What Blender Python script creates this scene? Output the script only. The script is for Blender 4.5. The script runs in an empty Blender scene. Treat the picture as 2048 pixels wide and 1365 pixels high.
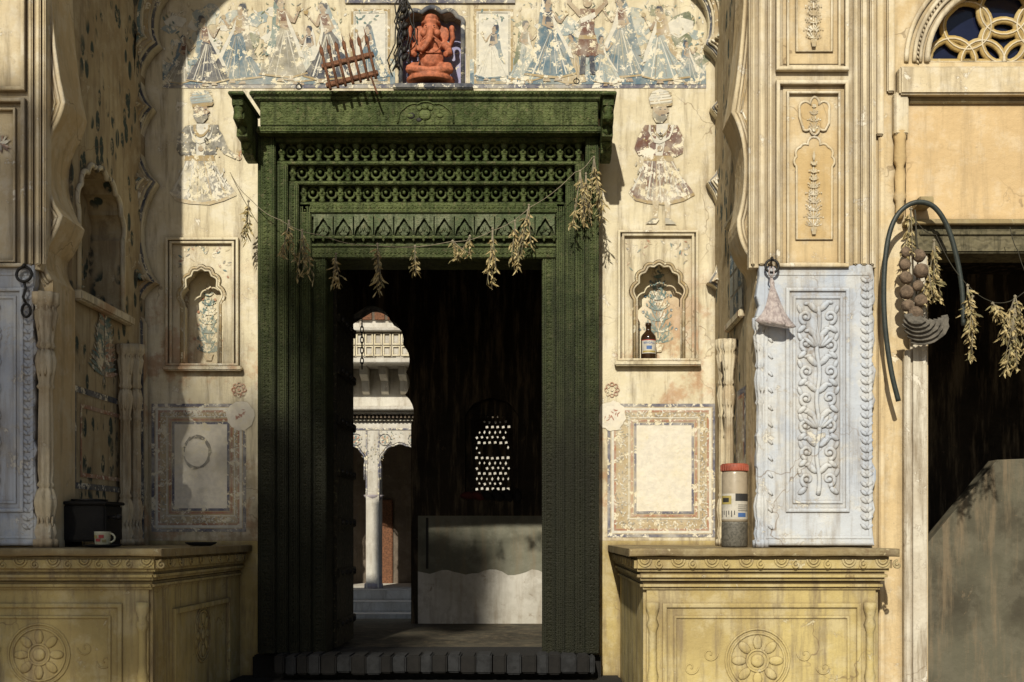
import bpy, bmesh, math, random
from mathutils import Vector, Matrix, Euler
random.seed(7)
D=6.5; S=350.0; VX=1080.0; HY=1068.0; EYE=1.5
def K(Y): return D/(D+Y)
def PX(px,Y=0): return (px-VX)/(S*K(Y))
def PZ(py,Y=0): return EYE+(HY-py)/(S*K(Y))
def L(p,Y=0): return [(PX(a,Y),PZ(b,Y)) for a,b in p]
FLOOR=PZ(1305)
TOP=EYE-0.062
# ------------------------------------------------------------ nodes
def nd(nt,t,**kw):
    n=nt.nodes.new(t)
    for k,v in kw.items(): setattr(n,k,v)
    return n
def c4(c): return (c[0],c[1],c[2],1)
def setin(nt,sock,v):
    if hasattr(v,'is_output') : nt.links.new(v,sock)
    else: sock.default_value=v
def mapping(nt,pos,scale=(1,1,1),rot=(0,0,0)):
    m=nd(nt,'ShaderNodeMapping'); nt.links.new(pos,m.inputs[0]); m.inputs['Scale'].default_value=scale; m.inputs['Rotation'].default_value=rot
    return m.outputs[0]
def noise(nt,pos,scale,detail=5,rough=.6,dist=0):
    n=nd(nt,'ShaderNodeTexNoise'); nt.links.new(pos,n.inputs['Vector'])
    n.inputs['Scale'].default_value=scale; n.inputs['Detail'].default_value=detail; n.inputs['Roughness'].default_value=rough; n.inputs['Distortion'].default_value=dist
    return n.outputs[0]
def voro(nt,pos,scale,feature='F1',out=0):
    n=nd(nt,'ShaderNodeTexVoronoi',feature=feature); nt.links.new(pos,n.inputs['Vector']); n.inputs['Scale'].default_value=scale
    return n.outputs[out]
def mr(nt,v,a,b,c=0,d=1,smooth=True):
    n=nd(nt,'ShaderNodeMapRange'); 
    if smooth: n.interpolation_type='SMOOTHSTEP'
    nt.links.new(v,n.inputs[0]); n.inputs[1].default_value=a; n.inputs[2].default_value=b; n.inputs[3].default_value=c; n.inputs[4].default_value=d
    return n.outputs[0]
def mix(nt,f,a,b,mode='MIX'):
    n=nd(nt,'ShaderNodeMix',data_type='RGBA',blend_type=mode)
    setin(nt,n.inputs[0],f)
    setin(nt,n.inputs[6],c4(a) if isinstance(a,tuple) else a)
    setin(nt,n.inputs[7],c4(b) if isinstance(b,tuple) else b)
    return n.outputs[2]
def mth(nt,op,a,b=0.0):
    n=nd(nt,'ShaderNodeMath',operation=op); setin(nt,n.inputs[0],a); setin(nt,n.inputs[1],b); return n.outputs[0]
def newmat(name):
    m=bpy.data.materials.new(name); m.use_nodes=True; nt=m.node_tree
    b=nt.nodes['Principled BSDF']; g=nd(nt,'ShaderNodeNewGeometry')
    return m,nt,b,g.outputs['Position']
def bump(nt,b,h,strength=.5,dist=.01):
    n=nd(nt,'ShaderNodeBump'); n.inputs['Strength'].default_value=strength; n.inputs['Distance'].default_value=dist
    nt.links.new(h,n.inputs['Height']); nt.links.new(n.outputs[0],b.inputs['Normal'])
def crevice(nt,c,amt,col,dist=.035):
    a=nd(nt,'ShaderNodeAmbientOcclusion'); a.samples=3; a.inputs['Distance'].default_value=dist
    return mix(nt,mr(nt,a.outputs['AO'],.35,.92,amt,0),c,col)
def plaster_col(nt,pos,base,dark,patch,peel,stain):
    c=mix(nt,mr(nt,noise(nt,pos,1.6,4),.38,.62),base,dark)
    c=mix(nt,mr(nt,noise(nt,pos,7,5,.7),.46,.62,0,.45),c,patch)
    st=noise(nt,mapping(nt,pos,(8,8,.9)),2.0,5,.7)
    c=mix(nt,mr(nt,st,.46,.70,0,stain*.8),c,(.22,.17,.11))
    pk=noise(nt,pos,10,7,.74,.4)
    m=mr(nt,pk,peel-.01,peel+.02)
    c=mix(nt,m,c,patch)
    c=mix(nt,mth(nt,'MULTIPLY',mr(nt,pk,peel-.03,peel-.01),mr(nt,pk,peel-.01,peel+.01,.4,0)),c,(.26,.18,.11))
    return c,m
def plaster(name,base,dark=None,patch=(.66,.6,.48),peel=.64,stain=.5,bs=.45,orn=None,rust=False,ao=.6,crack=True):
    m,nt,b,pos=newmat(name)
    dark=dark or tuple(x*.72 for x in base)
    c,pm=plaster_col(nt,pos,base,dark,patch,peel,stain)
    if rust:
        z=nd(nt,'ShaderNodeSeparateXYZ'); nt.links.new(pos,z.inputs[0])
        n=noise(nt,pos,3.1,7,.7)
        f=mth(nt,'MULTIPLY',mr(nt,n,.51,.61,0,.65),mr(nt,z.outputs[2],2.5,3.3,1,0))
        c=mix(nt,f,c,(.44,.24,.13))
        f2=mth(nt,'MULTIPLY',mr(nt,noise(nt,pos,4.3,6,.7),.47,.6,0,.75),mr(nt,z.outputs[2],1.5,2.2,1,0))
        c=mix(nt,f2,c,(.32,.25,.16))
    if orn:
        p2=mapping(nt,pos,(1,1,.5))
        v=voro(nt,p2,orn[1]); v2=voro(nt,p2,orn[1]*.4)
        f=mth(nt,'MULTIPLY',mr(nt,v,.36,.44,1,0),mr(nt,v2,.54,.68,1,0))
        f=mth(nt,'MULTIPLY',f,mr(nt,noise(nt,pos,17,5,.7),.51,.6,.95,.05))
        c=mix(nt,f,c,orn[0])
    if crack:
        cd=nd(nt,'ShaderNodeVectorMath',operation='ADD'); nt.links.new(pos,cd.inputs[0])
        ns=nd(nt,'ShaderNodeTexNoise'); nt.links.new(pos,ns.inputs['Vector']); ns.inputs['Scale'].default_value=5; ns.inputs['Detail'].default_value=3
        sc_=nd(nt,'ShaderNodeVectorMath',operation='SCALE'); nt.links.new(ns.outputs[1],sc_.inputs[0]); sc_.inputs['Scale'].default_value=.35; nt.links.new(sc_.outputs[0],cd.inputs[1])
        v=voro(nt,cd.outputs[0],1.5,'DISTANCE_TO_EDGE')
        f=mth(nt,'MULTIPLY',mr(nt,v,.001,.006,.6,0),mr(nt,noise(nt,pos,1.3,2),.48,.58))
        c=mix(nt,f,c,(.18,.12,.07))
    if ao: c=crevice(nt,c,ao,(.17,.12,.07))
    nt.links.new(c,b.inputs['Base Color']); b.inputs['Roughness'].default_value=.9
    b.inputs['Specular IOR Level'].default_value=.15
    h=mth(nt,'ADD',noise(nt,pos,8,7,.66),mth(nt,'MULTIPLY',pm,-.2))
    bump(nt,b,h,bs,.028)
    return m
CREAM=(.72,.655,.48); CRD=(.62,.545,.38); CRP=(.77,.73,.62)
def paint(name,col,wear=.56,var=.25,fade=.12):
    m,nt,b,pos=newmat(name)
    c=mix(nt,mr(nt,noise(nt,pos,7,4,.7),.4,.62),CREAM,CRP)
    cc=mix(nt,mr(nt,noise(nt,pos,30,4),.4,.6),col,tuple(x*(1-var)+.3*var for x in col))
    cc=mix(nt,mr(nt,noise(nt,pos,5,4,.7),.42,.62,fade*.4,fade*1.8),cc,c)
    w=noise(nt,pos,17,7,.76,.3)
    f=mr(nt,w,wear-.005,wear+.012)
    c=mix(nt,f,cc,c)
    nt.links.new(c,b.inputs['Base Color']); b.inputs['Roughness'].default_value=.88
    b.inputs['Specular IOR Level'].default_value=.12
    bump(nt,b,mth(nt,'ADD',noise(nt,pos,8,7,.66),mth(nt,'MULTIPLY',f,-.06)),.45,.025)
    return m
def carved(name,base,light,sc=34,bs=.9,lowdark=True,z0=2.0,z1=3.3,ao=.75):
    m,nt,b,pos=newmat(name)
    v=voro(nt,pos,sc)
    w=nd(nt,'ShaderNodeTexWave',wave_type='RINGS'); nt.links.new(pos,w.inputs['Vector']); w.inputs['Scale'].default_value=sc*.35; w.inputs['Distortion'].default_value=6; w.inputs['Detail'].default_value=1; w.inputs['Detail Scale'].default_value=3
    h=mth(nt,'ADD',mth(nt,'MULTIPLY',mr(nt,v,.1,.5),.6),mth(nt,'MULTIPLY',w.outputs[1],.5))
    c=mix(nt,mr(nt,noise(nt,pos,4,6,.7),.4,.6),base,light)
    c=mix(nt,mr(nt,h,.25,.9,.5,0),c,tuple(x*.3 for x in base))
    c=mix(nt,mr(nt,noise(nt,pos,38,5,.75),.55,.63,0,.5),c,(.17,.15,.08))
    c=mix(nt,mr(nt,noise(nt,mapping(nt,pos,(9,9,1)),3,5,.7),.48,.62,0,.6),c,tuple(x*.35 for x in base))
    if lowdark:
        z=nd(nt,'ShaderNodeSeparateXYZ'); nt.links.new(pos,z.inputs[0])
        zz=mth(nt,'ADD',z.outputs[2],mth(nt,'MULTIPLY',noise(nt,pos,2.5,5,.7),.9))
        c=mix(nt,mr(nt,zz,z0+.4,z1+.5,.94,0,False),c,(.014,.013,.008))  # wood darkens towards the bottom, with a noisy edge
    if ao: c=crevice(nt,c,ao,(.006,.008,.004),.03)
    nt.links.new(c,b.inputs['Base Color']); b.inputs['Roughness'].default_value=.66
    b.inputs['Specular IOR Level'].default_value=.18
    bump(nt,b,mth(nt,'ADD',h,mth(nt,'MULTIPLY',noise(nt,pos,60,4),.3)),bs,.005)
    return m
def simple(name,col,rough=.7,var=.35,sc=20,bs=.3,metal=0,col2=None,trans=0,alpha=1):
    m,nt,b,pos=newmat(name)
    c=mix(nt,mr(nt,noise(nt,pos,sc,5,.7),.4,.62),col,col2 or tuple(x*(1-var) for x in col))
    nt.links.new(c,b.inputs['Base Color']); b.inputs['Roughness'].default_value=rough; b.inputs['Metallic'].default_value=metal
    b.inputs['Transmission Weight'].default_value=trans
    bump(nt,b,noise(nt,pos,sc*2.5,5,.7),bs,.006)
    return m
M={}
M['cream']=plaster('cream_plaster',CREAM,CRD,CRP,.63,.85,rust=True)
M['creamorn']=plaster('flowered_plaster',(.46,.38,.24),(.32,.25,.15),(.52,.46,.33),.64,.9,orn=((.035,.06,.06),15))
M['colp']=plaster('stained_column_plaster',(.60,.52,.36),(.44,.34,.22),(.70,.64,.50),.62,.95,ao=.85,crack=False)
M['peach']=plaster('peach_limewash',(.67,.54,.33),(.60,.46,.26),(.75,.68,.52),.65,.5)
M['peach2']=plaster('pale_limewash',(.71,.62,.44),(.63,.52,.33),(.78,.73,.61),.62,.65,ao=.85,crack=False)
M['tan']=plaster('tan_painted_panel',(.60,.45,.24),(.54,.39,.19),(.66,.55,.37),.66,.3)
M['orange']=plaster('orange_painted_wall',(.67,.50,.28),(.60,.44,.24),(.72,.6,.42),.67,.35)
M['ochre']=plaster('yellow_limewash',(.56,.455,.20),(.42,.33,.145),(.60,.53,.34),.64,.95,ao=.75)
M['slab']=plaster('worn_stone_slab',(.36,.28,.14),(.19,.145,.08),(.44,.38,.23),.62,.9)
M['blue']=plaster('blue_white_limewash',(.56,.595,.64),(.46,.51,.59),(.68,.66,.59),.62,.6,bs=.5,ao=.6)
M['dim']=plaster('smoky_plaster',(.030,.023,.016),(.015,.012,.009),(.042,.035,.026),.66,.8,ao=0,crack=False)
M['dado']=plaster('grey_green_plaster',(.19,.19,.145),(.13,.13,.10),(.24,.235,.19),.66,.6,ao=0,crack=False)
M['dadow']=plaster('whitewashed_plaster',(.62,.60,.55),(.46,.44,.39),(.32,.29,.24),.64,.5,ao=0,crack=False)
M['court']=plaster('courtyard_whitewash',(.60,.58,.52),(.50,.47,.41),(.70,.67,.61),.64,.5,ao=.5)
M['pink']=plaster('dark_brown_plaster',(.15,.12,.095),(.11,.09,.07),(.22,.18,.14),.66,.5,ao=0)
M['lilac']=plaster('lilac_column_paint',(.38,.35,.39),(.31,.28,.31),(.48,.44,.44),.63,.4,ao=0)
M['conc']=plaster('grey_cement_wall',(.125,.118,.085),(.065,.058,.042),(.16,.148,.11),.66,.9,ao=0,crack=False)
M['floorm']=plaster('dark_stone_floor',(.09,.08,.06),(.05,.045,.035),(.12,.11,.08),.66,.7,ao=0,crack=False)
M['whitewood']=plaster('flaking_white_wood',(.63,.59,.49),(.53,.47,.37),(.72,.68,.58),.6,.95)
M['fan']=plaster('ochre_tracery_plaster',(.50,.36,.14),(.42,.30,.10),(.60,.50,.28),.62,.4,crack=False)
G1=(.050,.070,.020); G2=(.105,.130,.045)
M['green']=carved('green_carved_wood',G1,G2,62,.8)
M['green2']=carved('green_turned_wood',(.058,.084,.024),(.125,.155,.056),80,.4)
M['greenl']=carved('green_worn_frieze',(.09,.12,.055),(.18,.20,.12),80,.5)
M['greenbeam']=carved('grey_green_beam',(.085,.078,.045),(.16,.14,.085),30,.5,False)
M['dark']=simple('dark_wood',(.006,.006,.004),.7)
M['leafwood']=carved('old_door_wood',(.018,.015,.008),(.027,.022,.012),20,.6,False,ao=0)
M['p_blue']=paint('blue_mural_paint',(.06,.14,.21),.54,.25,.18); M['p_teal']=paint('teal_mural_paint',(.07,.16,.17),.54,.25,.18)
M['p_dk']=paint('indigo_mural_paint',(.035,.045,.075),.555,.2,.12); M['p_red']=paint('maroon_mural_paint',(.13,.05,.035),.54,.25,.15)
M['p_och']=paint('ochre_mural_paint',(.36,.26,.12),.55,.25,.18); M['p_skin']=paint('brown_mural_paint',(.34,.25,.17),.55,.25,.2)
M['p_wh']=paint('white_mural_paint',(.68,.66,.58),.6); M['p_grn']=paint('green_mural_paint',(.12,.15,.09),.53,.25,.2)
M['p_tan']=paint('tan_mural_paint',(.43,.33,.19),.56,.25,.2); M['p_rust']=paint('rust_mural_paint',(.36,.16,.09),.545,.3,.2)
M['p_wash']=paint('white_daub',(.74,.69,.59),.585,.2,.3)
M['p_grey']=paint('grey_mural_paint',(.21,.20,.17),.545,.3,.25); M['p_faint']=paint('faded_floral_paint',(.46,.36,.21),.54,.3,.3)
M['p_pale']=paint('pale_blue_mural_wash',(.24,.32,.35),.53,.3,.35)
M['p_bord']=paint('worn_navy_border',(.06,.065,.13),.545,.3,.25); M['p_ring']=paint('faded_grey_ring',(.14,.13,.12),.55,.3,.3)
M['g_red']=paint('flaked_maroon_coat',(.12,.04,.03),.525,.25,.2); M['g_dk']=paint('flaked_dark_coat',(.045,.05,.06),.53,.3,.25); M['g_sk']=paint('flaked_skirt_paint',(.16,.08,.06),.512,.4,.3); M['g_sd']=paint('flaked_grey_skirt_paint',(.20,.19,.18),.500,.4,.45)
M['p_mark']=paint('red_ochre_mark',(.34,.12,.07),.55,.2,.25)
M['rust']=simple('rusty_iron',(.20,.085,.04),.85,.6,40,.6); M['iron']=simple('black_iron',(.02,.018,.016),.55,.4,40,.4,.3)
M['violet']=paint('violet_niche_paint',(.30,.30,.55),.58)
M['statue']=simple('orange_red_paint',(.52,.165,.08),.7,.45,30,.4)
M['leafm']=simple('dried_leaf',(.50,.41,.21),.75,.4,30,.3,col2=(.29,.22,.09))
M['leafg']=simple('olive_dried_leaf',(.30,.26,.12),.75,.5,30,.3)
M['twine']=simple('dark_twine',(.05,.045,.03),.9); M['straw']=simple('pale_twine',(.30,.26,.18),.9)
M['hose']=simple('dark_rubber_hose',(.035,.045,.04),.5,.3,30,.2)
M['dung']=simple('dry_brown_clay',(.21,.15,.10),.95,.5,30,1.0); M['stone']=simple('grey_slate',(.16,.145,.12),.9,.5,25,.9)
M['bag']=simple('whitish_plastic_film',(.70,.62,.59),.4,.3,70,1.0,trans=.2,col2=(.42,.34,.33))
M['amber']=simple('brown_bottle_glass',(.035,.018,.008),.12,.3,10,.0)
M['lid']=simple('red_plastic_lid',(.36,.085,.045),.6,.35,20,.1)
M['jar']=simple('milky_plastic_jar',(.40,.34,.25),.3,.2,12,.1); M['jarc']=simple('grey_jar_contents',(.15,.14,.115),.5,.5,90,.4)
M['label']=simple('white_label',(.56,.53,.46),.6,.2); M['lblue']=simple('blue_print',(.06,.14,.36),.6,.1); M['lred']=simple('red_print',(.42,.06,.05),.6,.1); M['lblk']=simple('black_print',(.03,.03,.03),.6,.1); M['lyel']=simple('yellow_print',(.40,.32,.10),.5,.1)
M['ceramic']=simple('white_ceramic',(.62,.6,.42),.25,.1,10,.0)
M['soot']=simple('sooty_metal',(.008,.007,.006),.85,.4,30,.4)
M['glass']=simple('dark_blue_glass',(.010,.014,.040),.15,.3,5,.0); M['pane']=simple('dusty_blue_pane',(.10,.17,.22),.4,.4,9,.1)
M['ground']=plaster('dusty_street',(.23,.18,.12),(.17,.13,.09),(.28,.23,.17),.62,.3,ao=0)
M['step1']=simple('dark_grey_stone',(.022,.023,.025),.95,.5,20,.6); M['step2']=simple('black_stone',(.009,.008,.007),.95,.4,20,.6)
M['bark']=simple('grey_bark',(.16,.12,.08),.9,.5,15,.9); M['foliage']=simple('green_foliage',(.06,.10,.03),.7,.4,3,.1)
M['cloth']=simple('dull_red_cloth',(.10,.015,.012),.9,.4,20,.5)
# ------------------------------------------------------------ builder
def ico(n):
    bm=bmesh.new(); bmesh.ops.create_icosphere(bm,subdivisions=n,radius=1)
    r=([tuple(v.co) for v in bm.verts],[[v.index for v in f.verts] for f in bm.faces]); bm.free(); return r
ICO={1:ico(1),2:ico(2),3:ico(3)}
FRONT=lambda u,v,w:(u,w,v)
class B:
    def __init__(s): s.v=[];s.f=[];s.m=[];s.sm=[];s.mats=[]
    def mi(s,k):
        m=M[k] if isinstance(k,str) else k
        if m not in s.mats: s.mats.append(m)
        return s.mats.index(m)
    def add(s,vs,fs,mat,smooth=False):
        o=len(s.v); s.v+=[tuple(x) for x in vs]; i=s.mi(mat)
        for f in fs: s.f.append([a+o for a in f]); s.m.append(i); s.sm.append(smooth)
    def box(s,x0,x1,y0,y1,z0,z1,mat,bev=0.0,xf=None):
        if bev>0:
            bev=min(bev,abs(x1-x0)*.4,abs(y1-y0)*.4,abs(z1-z0)*.4)
            bm=bmesh.new(); bmesh.ops.create_cube(bm,size=1)
            for v in bm.verts: v.co=Vector(((x0+x1)/2+v.co.x*abs(x1-x0),(y0+y1)/2+v.co.y*abs(y1-y0),(z0+z1)/2+v.co.z*abs(z1-z0)))
            bmesh.ops.bevel(bm,geom=bm.edges[:],offset=bev,segments=2,affect='EDGES')
            vs=[v.co.copy() for v in bm.verts]; bm.verts.index_update(); fs=[[v.index for v in f.verts] for f in bm.faces]; bm.free()
        else:
            vs=[Vector((x,y,z)) for x in(x0,x1) for y in(y0,y1) for z in(z0,z1)]
            fs=[[0,1,3,2],[4,6,7,5],[0,4,5,1],[2,3,7,6],[0,2,6,4],[1,5,7,3]]
        if xf is not None: vs=[xf@v for v in vs]
        s.add(vs,fs,mat)
    def pb(s,x0,y0,x1,y1,Y,th,mat,bev=0.0):
        s.box(PX(x0,Y),PX(x1,Y),Y,Y+th,PZ(y1,Y),PZ(y0,Y),mat,bev)
    def shape(s,loops,y,th,mat,bev=0.0,mp=FRONT,sgn=1):
        cu=bpy.data.curves.new('t','CURVE'); cu.dimensions='2D'; cu.fill_mode='BOTH'
        for lp in loops:
            sp=cu.splines.new('POLY'); sp.points.add(len(lp)-1)
            for i,p in enumerate(lp): sp.points[i].co=(p[0],p[1],0,1)
            sp.use_cyclic_u=True
        cu.extrude=max(th/2-bev,0.0001)
        if bev>0: cu.bevel_depth=bev; cu.bevel_resolution=1; cu.offset=-bev
        ob=bpy.data.objects.new('t',cu); me=bpy.data.meshes.new_from_object(ob)
        ym=y+th/2*sgn
        vs=[mp(v.co.x,v.co.y,ym-v.co.z) for v in me.vertices]
        fs=[list(p.vertices) for p in me.polygons]
        s.add(vs,fs,mat); bpy.data.objects.remove(ob); bpy.data.curves.remove(cu); bpy.data.meshes.remove(me)
    def flat(s,pts,y,mat,mp=FRONT):
        s.add([mp(a,b,y) for a,b in pts],[list(range(len(pts)))],mat)
    def tube(s,path,r,mat,seg=6,flat=None,closed=False):
        path=[Vector(p) for p in path]; n=len(path); vs=[]; fs=[]
        up=Vector((0,1,0))
        for i,p in enumerate(path):
            if closed: t=path[(i+1)%n]-path[i-1]
            else: t=path[min(i+1,n-1)]-path[max(i-1,0)]
            if t.length<1e-9: t=Vector((0,0,1))
            t.normalize()
            a=up-t*up.dot(t)
            if a.length<.05: a=Vector((1,0,0))-t*t.x
            a.normalize(); c=t.cross(a)
            rr=r(i/(n-1)) if callable(r) else r
            for j in range(seg):
                q=2*math.pi*j/seg
                vs.append(p+a*math.cos(q)*rr*(flat or 1)+c*math.sin(q)*rr)
        for i in range(n if closed else n-1):
            for j in range(seg):
                i2=(i+1)%n
                fs.append([i*seg+j,i*seg+(j+1)%seg,i2*seg+(j+1)%seg,i2*seg+j])
        if not closed: fs.append(list(range(seg))[::-1]); fs.append([(n-1)*seg+j for j in range(seg)])
        s.add(vs,fs,mat,True)
    def lathe(s,cx,cy,z0,prof,mat,seg=12,smooth=True,sx=1,sy=1,fl=0,nf=8):
        vs=[];fs=[];n=len(prof)
        for r,z in prof:
            for j in range(seg):
                a=2*math.pi*j/seg; q=r*(1+fl*math.cos(nf*a)); vs.append((cx+q*math.cos(a)*sx,cy+q*math.sin(a)*sy,z0+z))
        for i in range(n-1):
            for j in range(seg): fs.append([i*seg+j,i*seg+(j+1)%seg,(i+1)*seg+(j+1)%seg,(i+1)*seg+j])
        fs.append(list(range(seg))[::-1]); fs.append([(n-1)*seg+j for j in range(seg)])
        s.add(vs,fs,mat,smooth)
    def ell(s,c,r,mat,ang=0,lv=2,rot=None,jit=0):
        R=rot.to_matrix() if rot else Matrix.Rotation(ang,3,'Y')
        vs=[]
        for v in ICO[lv][0]:
            q=Vector((v[0]*r[0],v[1]*r[1],v[2]*r[2]))
            if jit: q*=1+random.uniform(-jit,jit)
            vs.append(R@q+Vector(c))
        s.add(vs,ICO[lv][1],mat,True)
    def spiral(s,cx,cz,y,r0,turns,start,dr,mat,rad=.006,r1=.15,fl=.8):
        n=int(14*turns)+4; p=[]
        for i in range(n+1):
            t=i/n; a=start+dr*turns*2*math.pi*t; r=r0*(1-(1-r1)*t)
            p.append((cx+r*math.cos(a),y,cz+r*math.sin(a)))
        s.tube(p,lambda t:rad*(1-.35*t),mat,6,fl)
        s.ell(p[-1],(rad*1.3,rad,rad*1.3),mat,lv=1)
    def rosette(s,cx,cz,y,r,mat,n=8,mp=None):
        o=len(s.v)
        for rr in (r,r*.86,r*.34): 
            s.tube([(cx+rr*math.cos(a),y,cz+rr*math.sin(a)) for a in [2*math.pi*i/28 for i in range(28)]],r*.04,mat,6,.6,True)
        for i in range(n):
            a=2*math.pi*i/n
            s.ell((cx+r*.58*math.cos(a),y,cz+r*.58*math.sin(a)),(r*.24,r*.05,r*.15),mat,-a)
        s.ell((cx,y,cz),(r*.22,r*.06,r*.22),mat)
        if mp:
            for i in range(o,len(s.v)): s.v[i]=mp(s.v[i])
    def ring(s,x0,z0,x1,z1,w,y,th,mat,bev=0.0):
        s.shape([[(x0,z0),(x1,z0),(x1,z1),(x0,z1)],[(x0+w,z0+w),(x0+w,z1-w),(x1-w,z1-w),(x1-w,z0+w)]],y,th,mat,bev)
    def pring(s,x0,y0,x1,y1,w,Y,th,mat,bev=0.0):
        s.ring(PX(x0,Y),PZ(y1,Y),PX(x1,Y),PZ(y0,Y),w/(S*K(Y)),Y,th,mat,bev)
    def fring(s,x0,y0,x1,y1,w,Y,mat):
        for a in ((x0,y0,x1,y0+w),(x0,y1-w,x1,y1),(x0,y0+w,x0+w,y1-w),(x1-w,y0+w,x1,y1-w)):
            s.flat(L([(a[0],a[1]),(a[2],a[1]),(a[2],a[3]),(a[0],a[3])],Y),Y,mat)
    def end(s,name,parent=None,label=None,category=None,group=None,kind=None,remesh=0):
        me=bpy.data.meshes.new(name)
        xs=[v[0] for v in s.v]; ys=[v[1] for v in s.v]; zs=[v[2] for v in s.v]
        o=Vector(((min(xs)+max(xs))/2,(min(ys)+max(ys))/2,min(zs)))
        me.from_pydata([(v[0]-o.x,v[1]-o.y,v[2]-o.z) for v in s.v],[],s.f)
        for m in s.mats: me.materials.append(m)
        me.polygons.foreach_set('material_index',s.m); me.polygons.foreach_set('use_smooth',s.sm)
        me.update()
        if remesh:
            t=bpy.data.objects.new('t',me); bpy.context.scene.collection.objects.link(t)
            mo=t.modifiers.new('r','REMESH'); mo.mode='VOXEL'; mo.voxel_size=remesh; mo.use_smooth_shade=True
            sm=t.modifiers.new('s','SMOOTH'); sm.iterations=2
            dg=bpy.context.evaluated_depsgraph_get(); me2=bpy.data.meshes.new_from_object(t.evaluated_get(dg))
            bpy.data.objects.remove(t); me=me2
            if not me.materials: me.materials.append(s.mats[0])
            for p in me.polygons: p.use_smooth=True
        ob=bpy.data.objects.new(name,me); bpy.context.scene.collection.objects.link(ob)
        place(ob,o,parent)
        meta(ob,label,category,group,kind)
        return ob
def meta(ob,label,category,group,kind):
    if label: ob['label']=label
    if category: ob['category']=category
    if group: ob['group']=group
    if kind: ob['kind']=kind
WL={}
def place(ob,o,parent):
    WL[ob.name]=Vector(o)
    if parent: ob.parent=parent; ob.location=Vector(o)-WL[parent.name]
    else: ob.location=o
def thing(name,loc,label,category,group=None):
    e=bpy.data.objects.new(name,None); bpy.context.scene.collection.objects.link(e); e.empty_display_size=.1
    place(e,loc,None); meta(e,label,category,group,None); return e
# ------------------------------------------------------------ curves
def lobes(pts,cen,bul=.22,n=8,bl=None):
    out=[]
    for i in range(len(pts)-1):
        a=Vector(pts[i]); b=Vector(pts[i+1]); d=b-a; nr=Vector((-d.y,d.x)); nr.normalize()
        if nr.dot((a+b)/2-Vector(cen))<0: nr=-nr
        k=bl[i] if bl else bul
        for j in range(n):
            t=j/n; out.append(tuple(a+d*t+nr*(k*d.length*math.sin(math.pi*t)**.75)))
    out.append(tuple(pts[-1])); return out
def cusp(x0,x1,ysp,ytop,n=5,bul=.25,seg=8):
    cx=(x0+x1)/2; rx=(x1-x0)/2; h=ysp-ytop
    pts=[(cx-rx*math.cos(math.pi*i/n),ysp-h*.93*math.sin(math.pi*i/n)**.85 if 0<i<n else ysp) for i in range(n+1)]
    return lobes(pts,(cx,ysp),bul,seg)
def niche(x0,y0,x1,y1,n=7,sp=.42):
    return [(x0,y1)]+cusp(x0,x1,y0+(y1-y0)*sp,y0+6,n)+[(x1,y1)]
def offset(pts,d):
    n=len(pts); o=[]
    for i in range(n):
        a=Vector(pts[i-1]) if i else Vector(pts[0]); b=Vector(pts[(i+1)]) if i<n-1 else Vector(pts[-1])
        t=(b-a); 
        if t.length<1e-6: t=Vector((0,1))
        t.normalize(); o.append((pts[i][0]+t.y*d,pts[i][1]-t.x*d))
    return o
# ============================================================ CAMERA / LIGHT
cam=bpy.data.cameras.new('camera'); co=bpy.data.objects.new('camera',cam); bpy.context.scene.collection.objects.link(co)
co.location=(0,-D,EYE); co.rotation_euler=(math.pi/2,0,0)
cam.lens=36*S*D/2048; cam.sensor_width=36; cam.shift_x=-(VX-1024)/2048; cam.shift_y=(HY-682.5)/2048; cam.clip_end=500
bpy.context.scene.camera=co
AZ=math.radians(9); EL=math.radians(33)
dirv=Vector((math.sin(AZ)*math.cos(EL),math.cos(AZ)*math.cos(EL),-math.sin(EL)))
sl=bpy.data.lights.new('sun','SUN'); so=bpy.data.objects.new('sun',sl); bpy.context.scene.collection.objects.link(so)
sl.energy=4.4; sl.angle=math.radians(.8); sl.color=(1,.925,.77); so.rotation_euler=dirv.to_track_quat('-Z','Y').to_euler(); so.location=(-4,-12,9)
w=bpy.data.worlds.new('World'); bpy.context.scene.world=w; w.use_nodes=True
bg=w.node_tree.nodes['Background']; sk=w.node_tree.nodes.new('ShaderNodeTexSky'); sk.sky_type='NISHITA'; sk.sun_disc=False
sk.sun_elevation=EL; sk.sun_rotation=math.radians(189); w.node_tree.links.new(sk.outputs[0],bg.inputs[0]); bg.inputs[1].default_value=.05
sc=bpy.context.scene; sc.view_settings.view_transform='Standard'; sc.view_settings.look='None'; sc.view_settings.exposure=0
# ============================================================ GROUND
b=B(); b.box(-60,60,-60,60,-.2,0,'ground'); b.end('ground',kind='structure')
# ============================================================ ADDED SHADE TREE, OUT OF VIEW
def shade_pt(x,z,Y):
    t=Y/dirv.y; return Vector((x+dirv.x*t,Y,z+dirv.z*t))
TY=-14.0
tree=thing('added_shade_tree',(shade_pt(-2.85,0,TY).x,TY,0),'unseen leafy tree added behind the camera to cast dappled shade','tree')
c0=shade_pt(-2.85,.95,TY)
b=B(); tp=[Vector((c0.x,TY,0)),Vector((c0.x+.15,TY,2.5)),Vector((c0.x-.1,TY,5)),Vector((c0.x,TY,7.5)),Vector((c0.x+.1,TY,9.5))]
b.tube(tp,lambda t:.22-.15*t,'bark',10)
for a in range(9):
    q=tp[3].lerp(tp[4],a/9); e=c0+Vector((math.cos(a*2.4)*1.7,math.sin(a*2.4)*1.2,-.6+.25*a)); b.tube([q,(q+e)/2+Vector((0,0,.2)),e],lambda t:.07-.055*t,'bark',6)
e=shade_pt(-.95,2.35,TY); b.tube([tp[3],(tp[3]+e)/2+Vector((0,0,.3)),e],lambda t:.07-.05*t,'bark',6)  # branch added to carry the doorway shade clumps
b.end('trunk',tree)
b=B(); r=random.Random(11)
clumps=[]
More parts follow.
